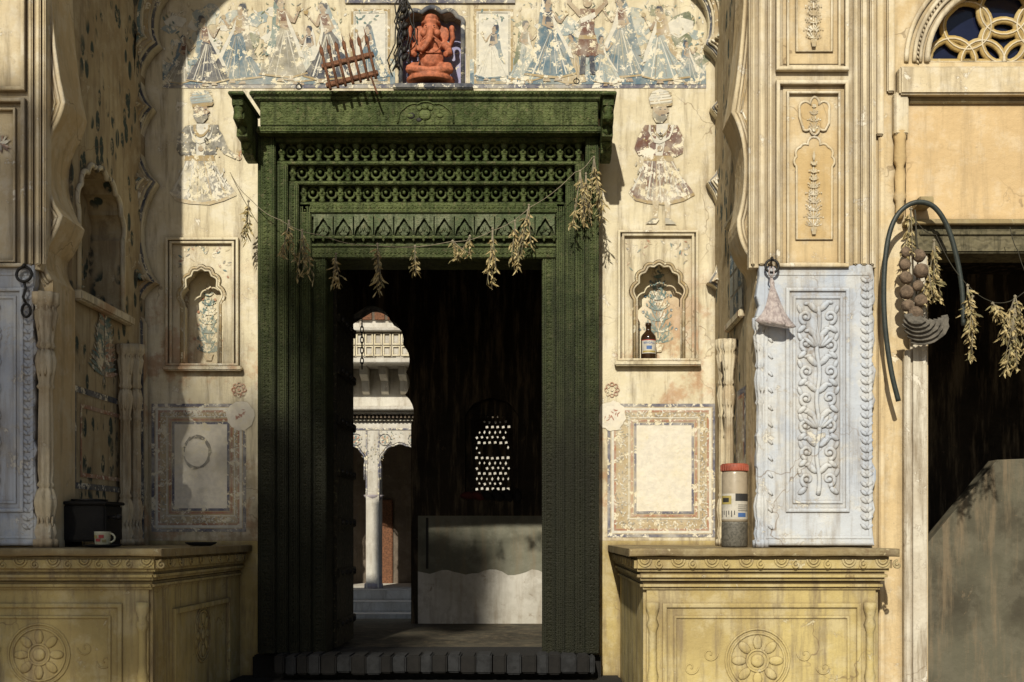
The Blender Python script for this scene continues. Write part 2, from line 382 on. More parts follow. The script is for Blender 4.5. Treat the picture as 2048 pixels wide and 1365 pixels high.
for i in range(150):
    while True:
        q=Vector((r.uniform(-1,1),r.uniform(-1,1),r.uniform(-1,1)))
        if q.length<1: break
    clumps.append((c0+Vector((q.x*1.95,q.y*1.6,q.z*1.65)),r.uniform(.28,.44)))
for i in range(22): clumps.append((shade_pt(r.uniform(-1.30,-.80),r.uniform(1.9,2.85),TY+r.uniform(-.4,.4)),.22))  # extra clumps added so their shade falls inside the doorway
for c,rr in clumps:
    for k in range(72):
        v=Vector((r.gauss(0,1),r.gauss(0,1),r.gauss(0,1))); v.normalize(); p=c+v*rr*r.random()**.4
        R=Euler((r.uniform(0,6),r.uniform(0,6),r.uniform(0,6))).to_matrix(); l=r.uniform(.05,.09)
        b.add([p+R@Vector(t) for t in ((-l*.5,0,0),(0,l,0),(l*.5,0,.01),(0,-l,0))],[[0,1,2,3]],'foliage')
b.end('crown',tree)
# ============================================================ BACK WALL
XL=-2.257; XR=1.0; FY=-1.26
wall=thing('painted_wall',(-.6,0,FLOOR),'cream plaster wall with faded murals around a carved green doorway','wall')
b=B()
LNI=niche(360,520,446,730); RNI=niche(1265,512,1371,722); SNI=niche(797,12,931,172,5,.25)
door=[(560,1310),(560,300),(1160,300),(1160,1310)]
outer=[(180,1500),(180,-700),(1560,-700),(1560,1500)]
b.shape([L(outer),L(door),L(LNI),L(RNI),L(SNI)],0,.35,'cream')
b.pb(340,500,470,745,.15,.03,'cream'); b.pb(1250,495,1390,735,.15,.03,'cream'); b.pb(780,5,950,185,.17,.03,'violet')
b.pb(180,1082,515,1500,-.006,.004,'ochre'); b.pb(1200,1082,1560,1500,-.006,.004,'ochre')
b.end('wall',wall)
def lens(cx,cy,l,wd,a,n=6):
    o=[]
    for i in range(n+1): t=i/n; o.append((t*l,wd*math.sin(math.pi*t)))
    for i in range(n-1,0,-1): t=i/n; o.append((t*l,-wd*math.sin(math.pi*t)))
    ca,sa=math.cos(a),math.sin(a)
    return [(cx+x*ca-y*sa,cy-x*sa-y*ca) for x,y in o]
def surround(x0,y0,x1,y1,NI):
    b=B()
    b.pring(x0,y0,x1,y1,5,-.03,.03,'cream',.004); b.pring(x0+8,y0+7,x1-8,y1+2,5,-.022,.022,'cream',.004)
    e=offset(NI,-4) ; e2=offset(NI,-9)
    b.tube([(PX(a),-.006,PZ(c)) for a,c in e],.008,'p_och',6,.6)
    b.tube([(PX(a),-.004,PZ(c)) for a,c in e2],.006,'cream',6,.6)
    b.pb(x0-6,y1,x1+6,y1+9,-.05,.05,'cream',.006)
    r=random.Random(int(x0)); k=0
    for i in range(60):
        x=r.uniform(x0+20,x1-20); y=r.uniform(y0+18,y0+80)
        if abs(x-(x0+x1)/2)<(x1-x0)*.32*min(1,max(0,(y-y0-32)/45))**.5: continue
        k+=1; b.flat(L(lens(x,y,r.uniform(6,13),r.uniform(1,2),r.uniform(0,6.28))),-.0015-.00004*k,r.choice(('p_teal','p_grey','p_faint','p_rust')))
    b.end('niche_surround',wall)
surround(330,475,476,732,LNI); surround(1236,460,1397,722,RNI)
b=B(); e=offset(SNI,-5)
b.tube([(PX(a),-.008,PZ(c)) for a,c in e],.014,'p_dk',6,.6); b.pb(785,166,945,176,-.04,.04,'p_dk',.005)
b.end('niche_surround',wall)
RP=[(1436,650),(1412,570),(1411,372),(1418,225),(1406,100),(1350,-30),(1215,-130),(1035,-200),(866,-262)]
LPp=[(1732-x,y) for x,y in RP][::-1]
arch=lobes(RP,(866,400),bl=[.24,.15,.2,.24,.22,.2,.2,.12],n=10)+lobes(LPp,(866,400),bl=[.12,.2,.2,.22,.24,.2,.15,.24],n=10)[1:]
lay=[(26,-.17,.06,'creamorn'),(21,-.15,.035,'p_teal'),(17,-.14,.035,'cream'),(10,-.115,.03,'p_och'),(6,-.10,.03,'cream'),(2,-.08,.03,'p_dk'),(0,-.07,.069,'cream')]
b=B()
for d,Y,th,mt in lay:
    a=offset(arch,-d) if d else arch
    a=[(1433+d,1100)]+a+[(299-d,1100)]
    lp=L(a)
    if d!=26:
        a2=offset(arch,-d-9); a2=[(1433+d+9,1100)]+a2+[(299-d-9,1100)]
        lp2=L(a2)
        b.shape([lp+lp2[::-1]],Y,th,mt)
    else:
        b.shape([lp+[(XL-.02,TOP+.003),(XL-.02,6),(XR+.02,6),(XR+.02,TOP+.003)]],Y,.168,mt)
b.end('cusped_arch',wall,label='scalloped arch moulding with teal and ochre lines')
# ---- mural pieces
def circ(cx,cy,r,ry=None,n=14): return [(cx+r*math.cos(2*math.pi*i/n),cy+(ry or r)*math.sin(2*math.pi*i/n)) for i in range(n)]
class Mu:
    def __init__(s,Y0=-.004): s.b=B(); s.y=Y0; s.i=0; s.Y0=Y0
    def p(s,pts,mat):
        s.i+=1; y=s.Y0-.00005*s.i; s.b.flat(L(pts,s.Y0),y,mat)
    def end(s,name='painted_figure',parent=None,label=None): return s.b.end(name,parent or wall,label=label)
def plant(cx,yb,h,w,Y,cols=('p_teal','p_rust','p_och'),n=7,wd=4,fine=False):
    m=Mu(Y); r=random.Random(int(cx+yb))
    m.p([(cx-1.2,yb),(cx+1.2,yb),(cx+.8,yb-h),(cx-.8,yb-h)],cols[0])
    for i in range(n):
        t=i/(n-1); y=yb-h*(.12+.8*t); ln=w*(.55+.45*math.sin(math.pi*(.25+.6*t)))*(1-.5*t)
        for sg in (1,-1):
            for k,aa in enumerate((1.0,.55,.15)):
                a=aa+.3*t+r.uniform(-.1,.1); a=a if sg>0 else math.pi-a
                m.p(lens(cx,y,ln*(1,.9,.7)[k],wd*.5*(1-.3*t),a),cols[0])
                for u in (.45,.7):
                    m.p(lens(cx+math.cos(a)*ln*u,y-math.sin(a)*ln*u,ln*.25,wd*.4,a+sg*.8),cols[0])
                ex=cx+math.cos(a)*ln; ey=y-math.sin(a)*ln
                if (i+k)%3==0: m.p(circ(ex,ey,wd*.7,n=8),cols[1] if i%3 else cols[2])
    m.p(lens(cx,yb-h+4,h*.14,wd*1.2,math.pi/2),cols[1])
    m.p([(cx-w*.28,yb-h*.1),(cx+w*.28,yb-h*.1),(cx+w*.16,yb),(cx-w*.16,yb)],cols[2])
    return m
plant(404+14,722,140,34,.149,('p_teal','p_rust','p_faint')).end('painted_plant')
plant(1316,705,160,42,.149,('p_teal','p_blue','p_faint')).end('painted_plant')
def woman(cx,top,h,sk='p_blue',ve='p_blue',bo='p_red',f=1,arms=1,hem='p_och',wide=1.0,Y0=-.004):
    m=Mu(Y0); rg=random.Random(int(cx*7+top)); ln=rg.uniform(-.14,.14); ph=rg.uniform(0,6)
    def tr(x,y):
        x=x*(wide if y>.4 else 1)
        x+=ln*(y-.45)*f+.03*math.sin(y*6+ph)
        return (cx+f*x*h,top+y*h)
    def q(pts,mat): m.p([tr(x+rg.uniform(-.006,.006),y+rg.uniform(-.004,.004)) for x,y in pts],mat)
    q([(-.06,.05),(-.10,.2),(-.14,.45),(-.20,.72),(-.12,.7),(.02,.3),(.05,.08),(0,.0),(-.04,.01)],ve)
    q([(-.05,.38),(.06,.38),(.10,.48),(.13,.6),(.2,.78),(.27,.93),(.1,.985),(-.05,.97),(-.25,.94),(-.2,.78),(-.1,.6),(-.09,.48)],sk)
    for k in range(-4,5): q([(k*.006,.42),(k*.006+.004,.42),(k*.055+.006+.02*math.sin(k),.93),(k*.055-.002+.02*math.sin(k),.93)],'p_wh' if k%2 else 'p_grey')
    q([(-.25,.94),(-.05,.97),(.1,.985),(.27,.93),(.265,.91),(.1,.96),(-.05,.945),(-.245,.92)],hem)
    q([(-.055,.17),(.055,.17),(.05,.30),(.06,.39),(-.05,.39),(-.045,.3)],bo)
    q([(-.045,.31),(.05,.31),(.052,.36),(-.046,.36)],'p_skin')
    q([(-.02,.13),(.025,.13),(.03,.19),(-.025,.19)],'p_skin')
    m.p([tr(x,y) for x,y in [(-.035,.04),(.02,.03),(.045,.06),(.06,.095),(.045,.105),(.04,.14),(0,.155),(-.035,.13)]],'p_skin')
    q([(-.04,.02),(.02,.015),(.045,.05),(.0,.05),(-.02,.1),(-.045,.12),(-.055,.06)],'p_dk')
    m.p([tr(x,y) for x,y in [(.02,.085),(.035,.083),(.035,.092),(.02,.094)]],'p_dk')
    if arms:
        up=rg.uniform(-.08,.06)
        q([(.03,.18),(.065,.19),(.12,.29),(.20,.22+up),(.215,.235+up),(.125,.33),(.09,.32)],'p_skin')
        q([(-.05,.18),(-.02,.2),(-.06,.33),(.04,.4),(.03,.42),(-.1,.345)],'p_skin')
        x_,y_=tr(.21,.205+up); m.p(circ(x_,y_,.03*h,n=9),'p_och')
    q([(.05,.2),(.09,.4),(.16,.6),(.22,.75),(.17,.73),(.1,.55),(.04,.35)],'p_wh')
    for k in range(5): 
        x_,y_=tr(-.03+.015*k,.2+.02*math.sin(k*.8)); m.p(circ(x_,y_,.008*h,n=6),'p_wh')
    q([(-.05,.985),(.0,.985),(.02,1.02),(-.06,1.02)],'p_skin'); q([(.06,.98),(.11,.975),(.13,1.01),(.05,1.01)],'p_skin')
    return m
b=B(); r=random.Random(21)
for i in range(70):
    x=r.choice((r.uniform(335,690),r.uniform(1035,1395))); y=r.uniform(20,150); rx=r.uniform(10,30)
    b.flat(L([(x+rx*r.uniform(.6,1.2)*math.cos(a),y+rx*.7*r.uniform(.6,1.2)*math.sin(a)) for a in [i_*.52 for i_ in range(12)]]),-.0010-.000008*i,r.choice(('p_pale','p_pale','p_wh','p_grn')))
b.end('painted_wash',wall)
specs=[(362,70,100,'p_grey','p_blue','p_red',1,1.0),(412,30,140,'p_dk','p_blue','p_red',1,1.2),(478,5,160,'p_blue','p_grey','p_och',-1,1.2),(565,-10,170,'p_grey','p_teal','p_red',1,1.1),(612,50,118,'p_pale','p_wh','p_dk',-1,1.1),(655,0,165,'p_dk','p_pale','p_red',-1,1.2),
(1052,40,125,'p_pale','p_grn','p_grey',1,1.1),(1100,-8,168,'p_blue','p_blue','p_dk',1,1.2),(1145,66,104,'p_tan','p_blue','p_grey',-1,1.1),(1207,70,100,'p_pale','p_blue','p_grey',1,1.1),(1242,-12,172,'p_blue','p_blue','p_red',-1,1.2),(1322,10,155,'p_pale','p_tan','p_och',-1,1.2),(1374,80,88,'p_blue','p_blue','p_grey',1,1.2)]
for n_,(cx,t,h,a,c,d,f,wd) in enumerate(specs): woman(cx,t,h,a,c,d,f,wide=wd,Y0=-.004-.0022*(n_%2)).end(label='faded mural of a woman in a flared skirt')
def manr(cx,top,h):
    m=Mu(-.0065); q=lambda pts,mat:m.p([(cx+x*h,top+y*h) for x,y in pts],mat)
    for sg in(1,-1):
        q([(sg*.04,.2),(sg*.09,.2),(sg*.2,.1),(sg*.17,-.02),(sg*.2,-.03),(sg*.25,.11),(sg*.1,.28)],'p_skin')
        m.p(circ(cx+sg*.19*h,top-.03*h,.04*h,n=9),'p_grn')
    q([(-.09,.18),(.09,.18),(.08,.45),(.16,.72),(.1,.76),(-.1,.76),(-.16,.72),(-.08,.45)],'p_red')
    q([(-.09,.3),(.09,.22),(.1,.28),(-.08,.36)],'p_wh'); q([(-.1,.5),(.1,.5),(.11,.55),(-.11,.55)],'p_och')
    for k in range(5): m.p(circ(cx+h*(-.06+.03*k),top+h*(.3+.04*math.sin(k*.8)),.012*h,n=6),'p_wh')
    q([(-.08,.75),(-.02,.75),(-.03,.97),(-.1,.98)],'p_dk'); q([(.08,.75),(.02,.75),(.03,.97),(.1,.98)],'p_dk')
    m.p(circ(cx,top+.1*h,.055*h,.065*h),'p_skin'); q([(-.06,.07),(.06,.07),(.04,0),(0,-.06),(-.04,0)],'p_och')
    return m
manr(1175,-12,165).end(label='mural of a maroon-robed man with raised arms')
for x0,cx in ((702,738),(948,986)):
    m=Mu(-.002)
    m.b.flat(L([(x0,18),(x0+78,18),(x0+78,168),(x0,168)]),-.0022,'p_wh')
    for (c,w_) in (('p_och',5),('p_grey',2)): 
        k=0 if c=='p_och' else 7
        m.b.fring(x0+k,18+k,x0+78-k,168-k*.3,w_,-.0028-k*.0001,c)
    for i in range(10): m.b.flat(L(lens(x0+39+random.uniform(-28,28),40+random.uniform(-14,14),10,2,random.uniform(0,6))),-.0038-.00001*i,'p_teal')
    m.end('painted_panel')
    woman(cx,48,112,'p_wh' if cx>900 else 'p_blue','p_blue','p_dk',-1,1,'p_blue',1.2,Y0=-.0045).end(label='small mural figure inside a painted panel')
def strip(x0,x1,ya,yb,mat,Y,amp=6,seed=1):
    r=random.Random(seed); b=B(); n=int((x1-x0)/12)+1
    top=[(x0+(x1-x0)*i/n,ya+r.uniform(-amp,amp)) for i in range(n+1)]
    b.flat(L([(x0,yb)]+top+[(x1,yb)],Y),Y,mat); return b
for x0,x1,sd in ((325,790,3),(940,1412,4)):
    b=strip(x0,x1,126,168,'p_pale',-.0020,12,sd); b.flat(L([(x0,170),(x1,170),(x1,177),(x0,177)]),-.003,'p_bord')
    b2=strip(x0,x1,148,169,'p_blue',-.0024,8,sd+5); o=len(b.v); b.v+=b2.v
    for f in b2.f: b.f.append([q+o for q in f]); b.m.append(b.mi('p_blue')); b.sm.append(False)
    b.end('painted_border',wall)
b=B()
for sd,(x0,x1) in enumerate(((330,700),(1030,1410))):
    r=random.Random(sd)
    for i in range(460):
        x=r.uniform(x0,x1); y=r.choice((r.uniform(90,150),r.uniform(10,150)))
        b.flat(L(lens(x,y,r.uniform(5,13),r.uniform(.8,2.2),r.uniform(.4,2.7))),-.0028-.000001*i,r.choice(('p_grn','p_teal','p_grey','p_faint','p_wh')))
b.end('painted_foliage',wall)
b=B()
b.pb(690,-6,1030,6,-.012,.012,'p_bord'); b.pb(690,-12,1030,-6,-.016,.016,'p_wh')
for i in range(28): b.flat(L([(694+i*12,-4),(700+i*12,-4),(697+i*12,4)]),-.0135,'p_wh')
b.end('painted_border',wall)
def guard(cx,top,h,coat,skirt,leg,f=1,tur='p_wh',arm=False):
    m=Mu(); rg=random.Random(int(cx)); q=lambda pts,mat:m.p([(cx+f*(x+rg.uniform(-.006,.006)+.012*math.sin(y*9))*h,top+(y+rg.uniform(-.004,.004))*h) for x,y in pts],mat)
    q([(-.13,.6),(-.1,.48),(.1,.48),(.15,.6),(.23,.72),(.25,.76),(.16,.80),(.05,.83),(-.1,.82),(-.19,.80),(-.23,.74)],skirt)
    for k in range(-6,7): q([(k*.014,.5),(k*.014+.004,.5),(k*.034+.005,.8-.002*k*k),(k*.034-.003,.8-.002*k*k)],('p_wh','g_sd','p_faint')[k%3])
    q([(-.23,.74),(-.19,.80),(-.1,.82),(.05,.83),(.16,.80),(.25,.76),(.24,.74),(.15,.78),(0,.81),(-.18,.78)],'p_faint' if arm else 'p_och')
    q([(-.12,.25),(.12,.25),(.14,.36),(.1,.5),(-.1,.5),(-.14,.36)],coat)
    q([(-.04,.24),(.05,.24),(.02,.5),(-.02,.5)],'p_wh'); q([(-.1,.47),(.1,.47),(.11,.51),(-.11,.51)],'p_och')
    q([(-.12,.26),(-.17,.34),(-.175,.42),(-.14,.47),(-.03,.43),(-.03,.40),(-.11,.43),(-.11,.36)],coat)
    if arm:
        q([(.11,.26),(.16,.32),(.2,.42),(.27,.47),(.26,.50),(.17,.46),(.11,.38)],coat); m.p(circ(cx+f*.275*h,top+.485*h,.022*h,n=8),'p_skin')
        m.p(lens(cx+f*.27*h,top+.49*h,.07*h,.012*h,1.2),'p_rust'); m.p(lens(cx+f*.28*h,top+.47*h,.05*h,.010*h,2.0),'p_och')
    else:
        q([(.12,.26),(.18,.35),(.17,.45),(.12,.48),(.05,.44),(.05,.41),(.11,.42),(.11,.36)],coat)
        m.p(circ(cx+f*.05*h,top+.425*h,.022*h,n=8),'p_skin')
    for i in range(30): m.p(circ(cx+h*rg.uniform(-.14,.14),top+h*rg.uniform(.27,.48),.006*h,n=6),rg.choice(('p_wh','p_och','p_wh')))
    for i in range(40): m.p(lens(cx+h*rg.uniform(-.18,.18),top+h*rg.uniform(.55,.78),.035*h,.006*h,rg.uniform(1.2,2)),rg.choice(('p_wh','p_wh','p_grey')))
    m.p(circ(cx+f*.0*h,top+.42*h,.022*h,n=8),'p_skin')
    for r_ in (.06,.09): q([(-r_,.25)]+[(-r_*math.cos(a),.25+r_*1.5*math.sin(a)) for a in [i*math.pi/8 for i in range(9)]]+[((r_-.012)*math.cos(a),.25+(r_-.012)*1.5*math.sin(a)) for a in [i*math.pi/8 for i in range(9)]],'p_och' if r_<.07 else 'p_wh')
    m.p([(cx+f*x*h,top+y*h) for x,y in [(-.052,.09),(.04,.09),(.05,.13),(.068,.155),(.05,.165),(.048,.20),(.015,.235),(-.025,.225),(-.05,.18)]],'p_skin')
    m.p([(cx+f*x*h,top+y*h) for x,y in [(-.052,.14),(-.035,.165),(-.005,.185),(.05,.182),(.05,.20),(.015,.238),(-.03,.232),(-.055,.19)]],'p_grey')
    for x in (.002,.036): m.p([(cx+f*(x+a)*h,top+(.138+c)*h) for a,c in ((-.010,0),(0,-.005),(.010,0),(0,.005))],'p_dk')
    m.p([(cx+f*x*h,top+y*h) for x,y in [(-.012,.125),(.012,.122),(.012,.127),(-.012,.130)]],'p_dk')
    m.p([(cx+f*x*h,top+y*h) for x,y in [(.005,.176),(.05,.172),(.066,.165),(.05,.180),(.01,.184)]],'p_dk')
    q([(-.075,.12),(.07,.11),(.085,.06),(.05,.005),(0,-.01),(-.05,.005),(-.085,.06)],tur)
    q([(-.075,.12),(.07,.11),(.08,.09),(-.08,.095)],'p_och')
    for k in range(5): q([(-.08,.10-.02*k),(.08,.08-.02*k),(.08,.085-.02*k),(-.08,.105-.02*k)],'p_tan' if k%2 else 'p_grey')
    if not arm:
        for sg in(1,-1):
            q([(sg*.02,.8),(sg*.06,.8),(sg*.055,.93),(sg*.03,.93)],leg); q([(sg*.02,.93),(sg*.06,.93),(sg*.11,.97),(sg*.03,.97)],'p_grey')
    return m
guard(1320,182,275,'g_red','g_sk','p_faint').end(label='worn mural of a turbaned guard in maroon coat')
guard(402,182,275,'g_dk','g_sd','p_faint',1,'p_pale',True).end(label='worn mural of a turbaned guard with outstretched arm')
def dpanel(x0,y0,x1,y1,ix0,iy0,ix1,iy1):
    b=B()
    b.flat(L([(x0,y0),(x1,y0),(x1,y1),(x0,y1)]),-.0012,'p_tan')
    b.fring(x0,y0,x1,y1,6,-.002,'p_bord'); b.fring(x0+8,y0+8,x1-8,y1-8,5,-.002,'p_wh'); b.fring(x0+13,y0+13,x1-13,y1-13,4,-.0022,'p_rust')
    b.flat(L([(ix0,iy0),(ix1,iy0),(ix1,iy1),(ix0,iy1)]),-.003,'p_wash')
    b.fring(ix0-4,iy0-4,ix1+4,iy1+4,5,-.0036,'p_bord'); b.fring(ix0-10,iy0-10,ix1+10,iy1+10,4,-.0033,'p_rust')
    b.fring(ix0-15,iy0-15,ix1+15,iy1+15,2,-.0033,'p_wh')
    r=random.Random(int(x0))
    for i in range(int((x1-x0+y1-y0)/5)*5):
        side=r.randint(0,3); mg=(x0+18,ix0-16) if side==0 else (ix1+16,x1-18)
        if side<2: x=r.uniform(*mg); y=r.uniform(y0+20,y1-20)
        else: x=r.uniform(x0+20,x1-20); y=r.uniform(y0+18,iy0-16) if side==2 else r.uniform(iy1+16,y1-18)
        b.flat(L(lens(x,y,r.uniform(4,8),1.1,r.uniform(0,6.28))),-.0040-.000002*i,r.choice(('p_wh','p_faint','p_grey','p_wh')))
    b.end('painted_panel',wall)
dpanel(303,808,492,1064,348,848,455,1018); dpanel(1215,808,1431,1075,1272,850,1384,1024)
m=Mu(-.0056); rg=random.Random(2); o=[(393+rg.uniform(27,31)*math.cos(i*.2618),905+rg.uniform(32,36)*math.sin(i*.2618)) for i in range(24)]; i_=[(393+rg.uniform(22,25)*math.cos(i*.2618),905+rg.uniform(27,30)*math.sin(i*.2618)) for i in range(24)]; m.p(o+[o[0]]+[i_[0]]+i_[::-1],'p_ring'); m.end('painted_ring',label='dark ring daubed on plaster panel')
for cx,cy in ((480,832),(1224,832)):
    m=Mu(-.0056); m.p([(cx+random.uniform(25,30)*math.cos(i*.2094),cy+random.uniform(27,32)*math.sin(i*.2094)) for i in range(30)],'p_wash')
    for i in range(14): m.p(lens(cx+13*math.cos(i*.45)*random.uniform(.2,1),cy+13*math.sin(i*.45)*random.uniform(.2,1),8,1.2,i*.45+1.2),'p_mark')
    m.end('daubed_mark')
for cx in (478,1224):
    m=Mu(-.0056)
    for i in range(8):
        o=circ(cx+11*math.cos(i*.785),780+11*math.sin(i*.785),4.5,n=8); q=circ(cx+11*math.cos(i*.785),780+11*math.sin(i*.785),2.8,n=8)
        m.p(o+[o[0],q[0]]+q[::-1],'p_mark')
    m.p(circ(cx,780,3,n=8),'p_mark'); 
    m.end('daubed_mark')
# ============================================================ SIDE WALLS
YZ=lambda u,v,w:(w,u,v)
sw=thing('side_wall',(XL,-.6,TOP),'shaded porch side wall with cusped niche and painted flowers','wall')
b=B()
ny0,ny1=-.95,-.36; zn0=EYE+1.18; zn1=EYE+1.87
nl=[(ny0,zn0)]+[(a,-c) for a,c in cusp(ny0,ny1,-(zn0+.4),-zn1,7)]+[(ny1,zn0)]
b.shape([[(FY+.25,0),(0,0),(0,6),(FY+.25,6)],nl],XL-.3,.3,'creamorn',mp=YZ)
b.box(XL-.2,XL-.17,-1,-.3,zn0-.1,zn1+.1,'creamorn')
b.end('wall',sw)
b=B(); b.tube([(XL+.006,a,c) for a,c in nl],.014,'cream',6); b.box(XL,XL+.05,ny0-.06,ny1+.06,zn0-.05,zn0,'cream',.008); b.end('niche_surround',sw)
b=B()
for (a0,a1,z0,z1,w_,mt,dx) in ((-1.0,-.3,EYE+.22,EYE+.72,.03,'p_dk',.003),(-.92,-.38,EYE+.28,EYE+.64,.02,'p_rust',.003)):
    for q in ((a0,a1,z1-w_,z1),(a0,a1,z0,z0+w_),(a0,a0+w_,z0+w_,z1-w_),(a1-w_,a1,z0+w_,z1-w_)):
        b.add([(XL+dx,q[0],q[2]),(XL+dx,q[1],q[2]),(XL+dx,q[1],q[3]),(XL+dx,q[0],q[3])],[[0,1,2,3]],mt)
b.end('painted_panel',sw)
def splant(cy,z0,h,wd,X,seed):
    b=B(); r=random.Random(seed); k=0
    b.box(X,X+.002,cy-.006,cy+.006,z0,z0+h,'p_grey')
    for i in range(12):
        t=i/11; z=z0+h*(.1+.85*t)
        for sg in(1,-1):
            for aa in (1.0,.6,.2):
                ln=wd*(1-.55*t)*r.uniform(.7,1); k+=1
                b.add([(X+.003+.00005*k,cy+sg*p_[0],z-p_[1]) for p_ in lens(0,0,ln,.011,aa)],[list(range(12))],r.choice(('p_teal','p_grey','p_rust','p_teal')))
    return b
splant(-.62,zn0+.05,.5,.2,XL-.169,1).end('painted_plant',sw); splant(-.62,EYE+.78,.34,.22,XL+.001,2).end('painted_plant',sw)
sw2=thing('side_wall',(XR,-.6,TOP),'sunlit porch side wall with painted panels','wall')
b=B(); b.shape([[(FY+.25,0),(0,0),(0,6),(FY+.25,6)]],XR,.3,'creamorn',mp=YZ); b.end('wall',sw2)
b=B()
def yz(b,X,a0,a1,z0,z1,mt): b.add([(X,a0,z0),(X,a1,z0),(X,a1,z1),(X,a0,z1)],[[0,1,2,3]],mt)
yz(b,XR-.002,-.98,-.72,EYE+.0,EYE+.72,'p_bord'); yz(b,XR-.004,-.95,-.75,EYE+.03,EYE+.69,'p_rust'); yz(b,XR-.006,-.93,-.77,EYE+.05,EYE+.67,'p_tan')
b.end('painted_panel',sw2)
b=B(); yz(b,XR-.002,-.92,-.52,EYE+1.1,EYE+1.6,'p_grey')
for i in range(4):
    for j in range(3): yz(b,XR-.005,-.90+.125*j,-.79+.125*j,EYE+1.12+.115*i,EYE+1.22+.115*i,('pane','p_blue','pane')[(i+j)%3])
b.box(XR-.03,XR,-.94,-.5,EYE+1.06,EYE+1.1,'cream',.006); b.box(XR-.03,XR,-.94,-.5,EYE+1.6,EYE+1.63,'cream',.006)
b.end('painted_panel',sw2,label='small bluish paned window in the side wall')
def colprof(h,r):
    P=[(1.5,0),(1.5,.03),(1.1,.035),(1.35,.06),(1.1,.09),(.85,.1),(1.25,.14),(1.4,.18),(1.1,.22),(.8,.235),(1.05,.245),(.8,.26),(.95,.3),(.9,.5),(.82,.62),(1.1,.63),(.85,.645),(1.05,.68),(1.3,.73),(1.0,.77),(.8,.78),(1.15,.79),(.9,.81),(1.05,.85),(1.45,.92),(1.1,.94),(1.6,.96),(1.6,1)]
    return [(a*r,z*h) for a,z in P]
def column(x,y,z0,z1,r,mt,label,flute=True):
    b=B(); b.lathe(x,y,z0,colprof(z1-z0,r),mt,48,fl=.09)
    h=z1-z0
    for zz,lr,nn in ((.10,1.25,10),(.17,1.35,10),(.70,1.25,10),(.75,1.15,10),(.88,1.3,10),(.93,1.45,10)):
        for i in range(nn):
            a=i*2*math.pi/nn+zz*9; b.ell((x+lr*r*.8*math.cos(a),y+lr*r*.8*math.sin(a),z0+zz*h),(r*.2,r*.2,h*.032),mt,lv=1)
    b.lathe(x,y,z0-.0,[(r*1.7,0),(r*1.7,.03)],mt,4)
    return b.end('colonnette',label=label,category='column')
for x,y in ((XL+.04,-.27),(XL+.04,-.42)): column(x,y,TOP,PZ(690,y),.030,'colp','slim carved plaster colonnette in the shaded porch corner')
for x,y in ((XR-.04,-.55),(XR-.04,-.72)): column(x,y,TOP,PZ(680,y),.025,'colp','slim carved plaster colonnette beside painted wall')
# ============================================================ FACADE
fac=thing('facade_wall',(0,FY,0),'peach limewashed outer facade with a great scalloped arch','wall')
Lp=[(106,560),(92,500),(126,432),(108,262),(131,205),(108,-200),(135,-500),(380,-700),(840,-770)]
Rp=[(840,-770),(1260,-700),(1470,-500),(1486,-200),(1462,225),(1486,300),(1474,440),(1506,525),(1512,560)]
fa=lobes(Lp,(810,400),bl=[.12,-.05,.14,-.05,.04,.12,.12,.1],n=8)+lobes(Rp,(810,400),bl=[.1,.12,.08,.03,.05,.05,-.1,.1],n=8)[1:]
fa=[(106,1096)]+fa+[(1512,1096)]
FC=2008;FR=152
fan=[(FC-FR,125)]+[(FC-FR*math.cos(a),125-FR*math.sin(a)) for a in [math.pi*i/28 for i in range(1,28)]]+[(FC+FR,125)]
b=B()
fpts=L(fa,FY)
facL=[(-6,0),(-6,6.4),(PX(1752,FY),6.4),(PX(1752,FY),TOP-.1),(fpts[-1][0],TOP-.1),]+fpts[::-1]+[(fpts[0][0],0)]
b.shape([facL],FY,.25,'peach')
b.end('wall',fac)
b=B()
for d,mt,r_ in ((4,'peach2',.012),(12,'peach2',.008),(20,'p_och',.005)):
    e=offset(fa[1:-1],d)
    b.tube([(PX(a,FY),FY-.002,PZ(c,FY)) for a,c in e],r_,mt,6,.7)
b.end('arch_moulding',fac)
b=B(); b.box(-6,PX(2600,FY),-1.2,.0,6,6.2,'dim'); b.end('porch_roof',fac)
def mould(b,x0,x1,y0,y1,Y,th,mt): b.pb(x0,y0,x1,y1,Y,th,mt,.006)
b=B()
Yp=FY-.05
b.shape([L([(1498,536),(1498,-900),(1752,-900),(1752,536)],Yp)],Yp,.05,'peach2',.004)
for x0,x1 in ((1503,1510),(1518,1530),(1537,1545),(1708,1716),(1723,1735),(1741,1749)): mould(b,x0,x1,-900,530,Yp-.02,.022,'peach2')
b.pring(1553,160,1699,534,8,Yp-.03,.03,'peach2',.006); b.pring(1574,182,1682,530,5,Yp-.022,.022,'peach2',.004)
b.pring(1553,-240,1699,140,8,Yp-.03,.03,'peach2',.006); b.pring(1574,-220,1682,135,5,Yp-.022,.022,'peach2',.004)
b.end('pilaster',fac)
b=B(); Yq=Yp-.004
b.pb(1566,173,1690,528,Yq,.004,'peach')
c1=[(1598,235)]+lobes([(1598,222),(1606,206),(1620,212),(1628,196),(1637,212),(1650,206),(1657,222)],(1628,235),.2,5)+[(1657,248)]+lobes([(1650,262),(1637,258),(1628,272),(1620,258),(1606,262)],(1628,235),.2,5)
b.shape([L(c1,Yp)],Yq-.006,.006,'tan',.002)
b.tube([(PX(x,Yp),Yq-.006,PZ(y,Yp)) for x,y in c1],.006,'peach2',6,.8,True)
c2=[(1592,480)]+lobes([(1592,335),(1592,315),(1600,296),(1615,292),(1627,276),(1639,292),(1655,296),(1663,315),(1663,335)],(1627,330),.25,5)+[(1663,480)]
b.shape([L(c2,Yp)],Yq-.006,.006,'tan',.002)
b.tube([(PX(x,Yp),Yq-.006,PZ(y,Yp)) for x,y in c2],.006,'peach2',6,.8,True)
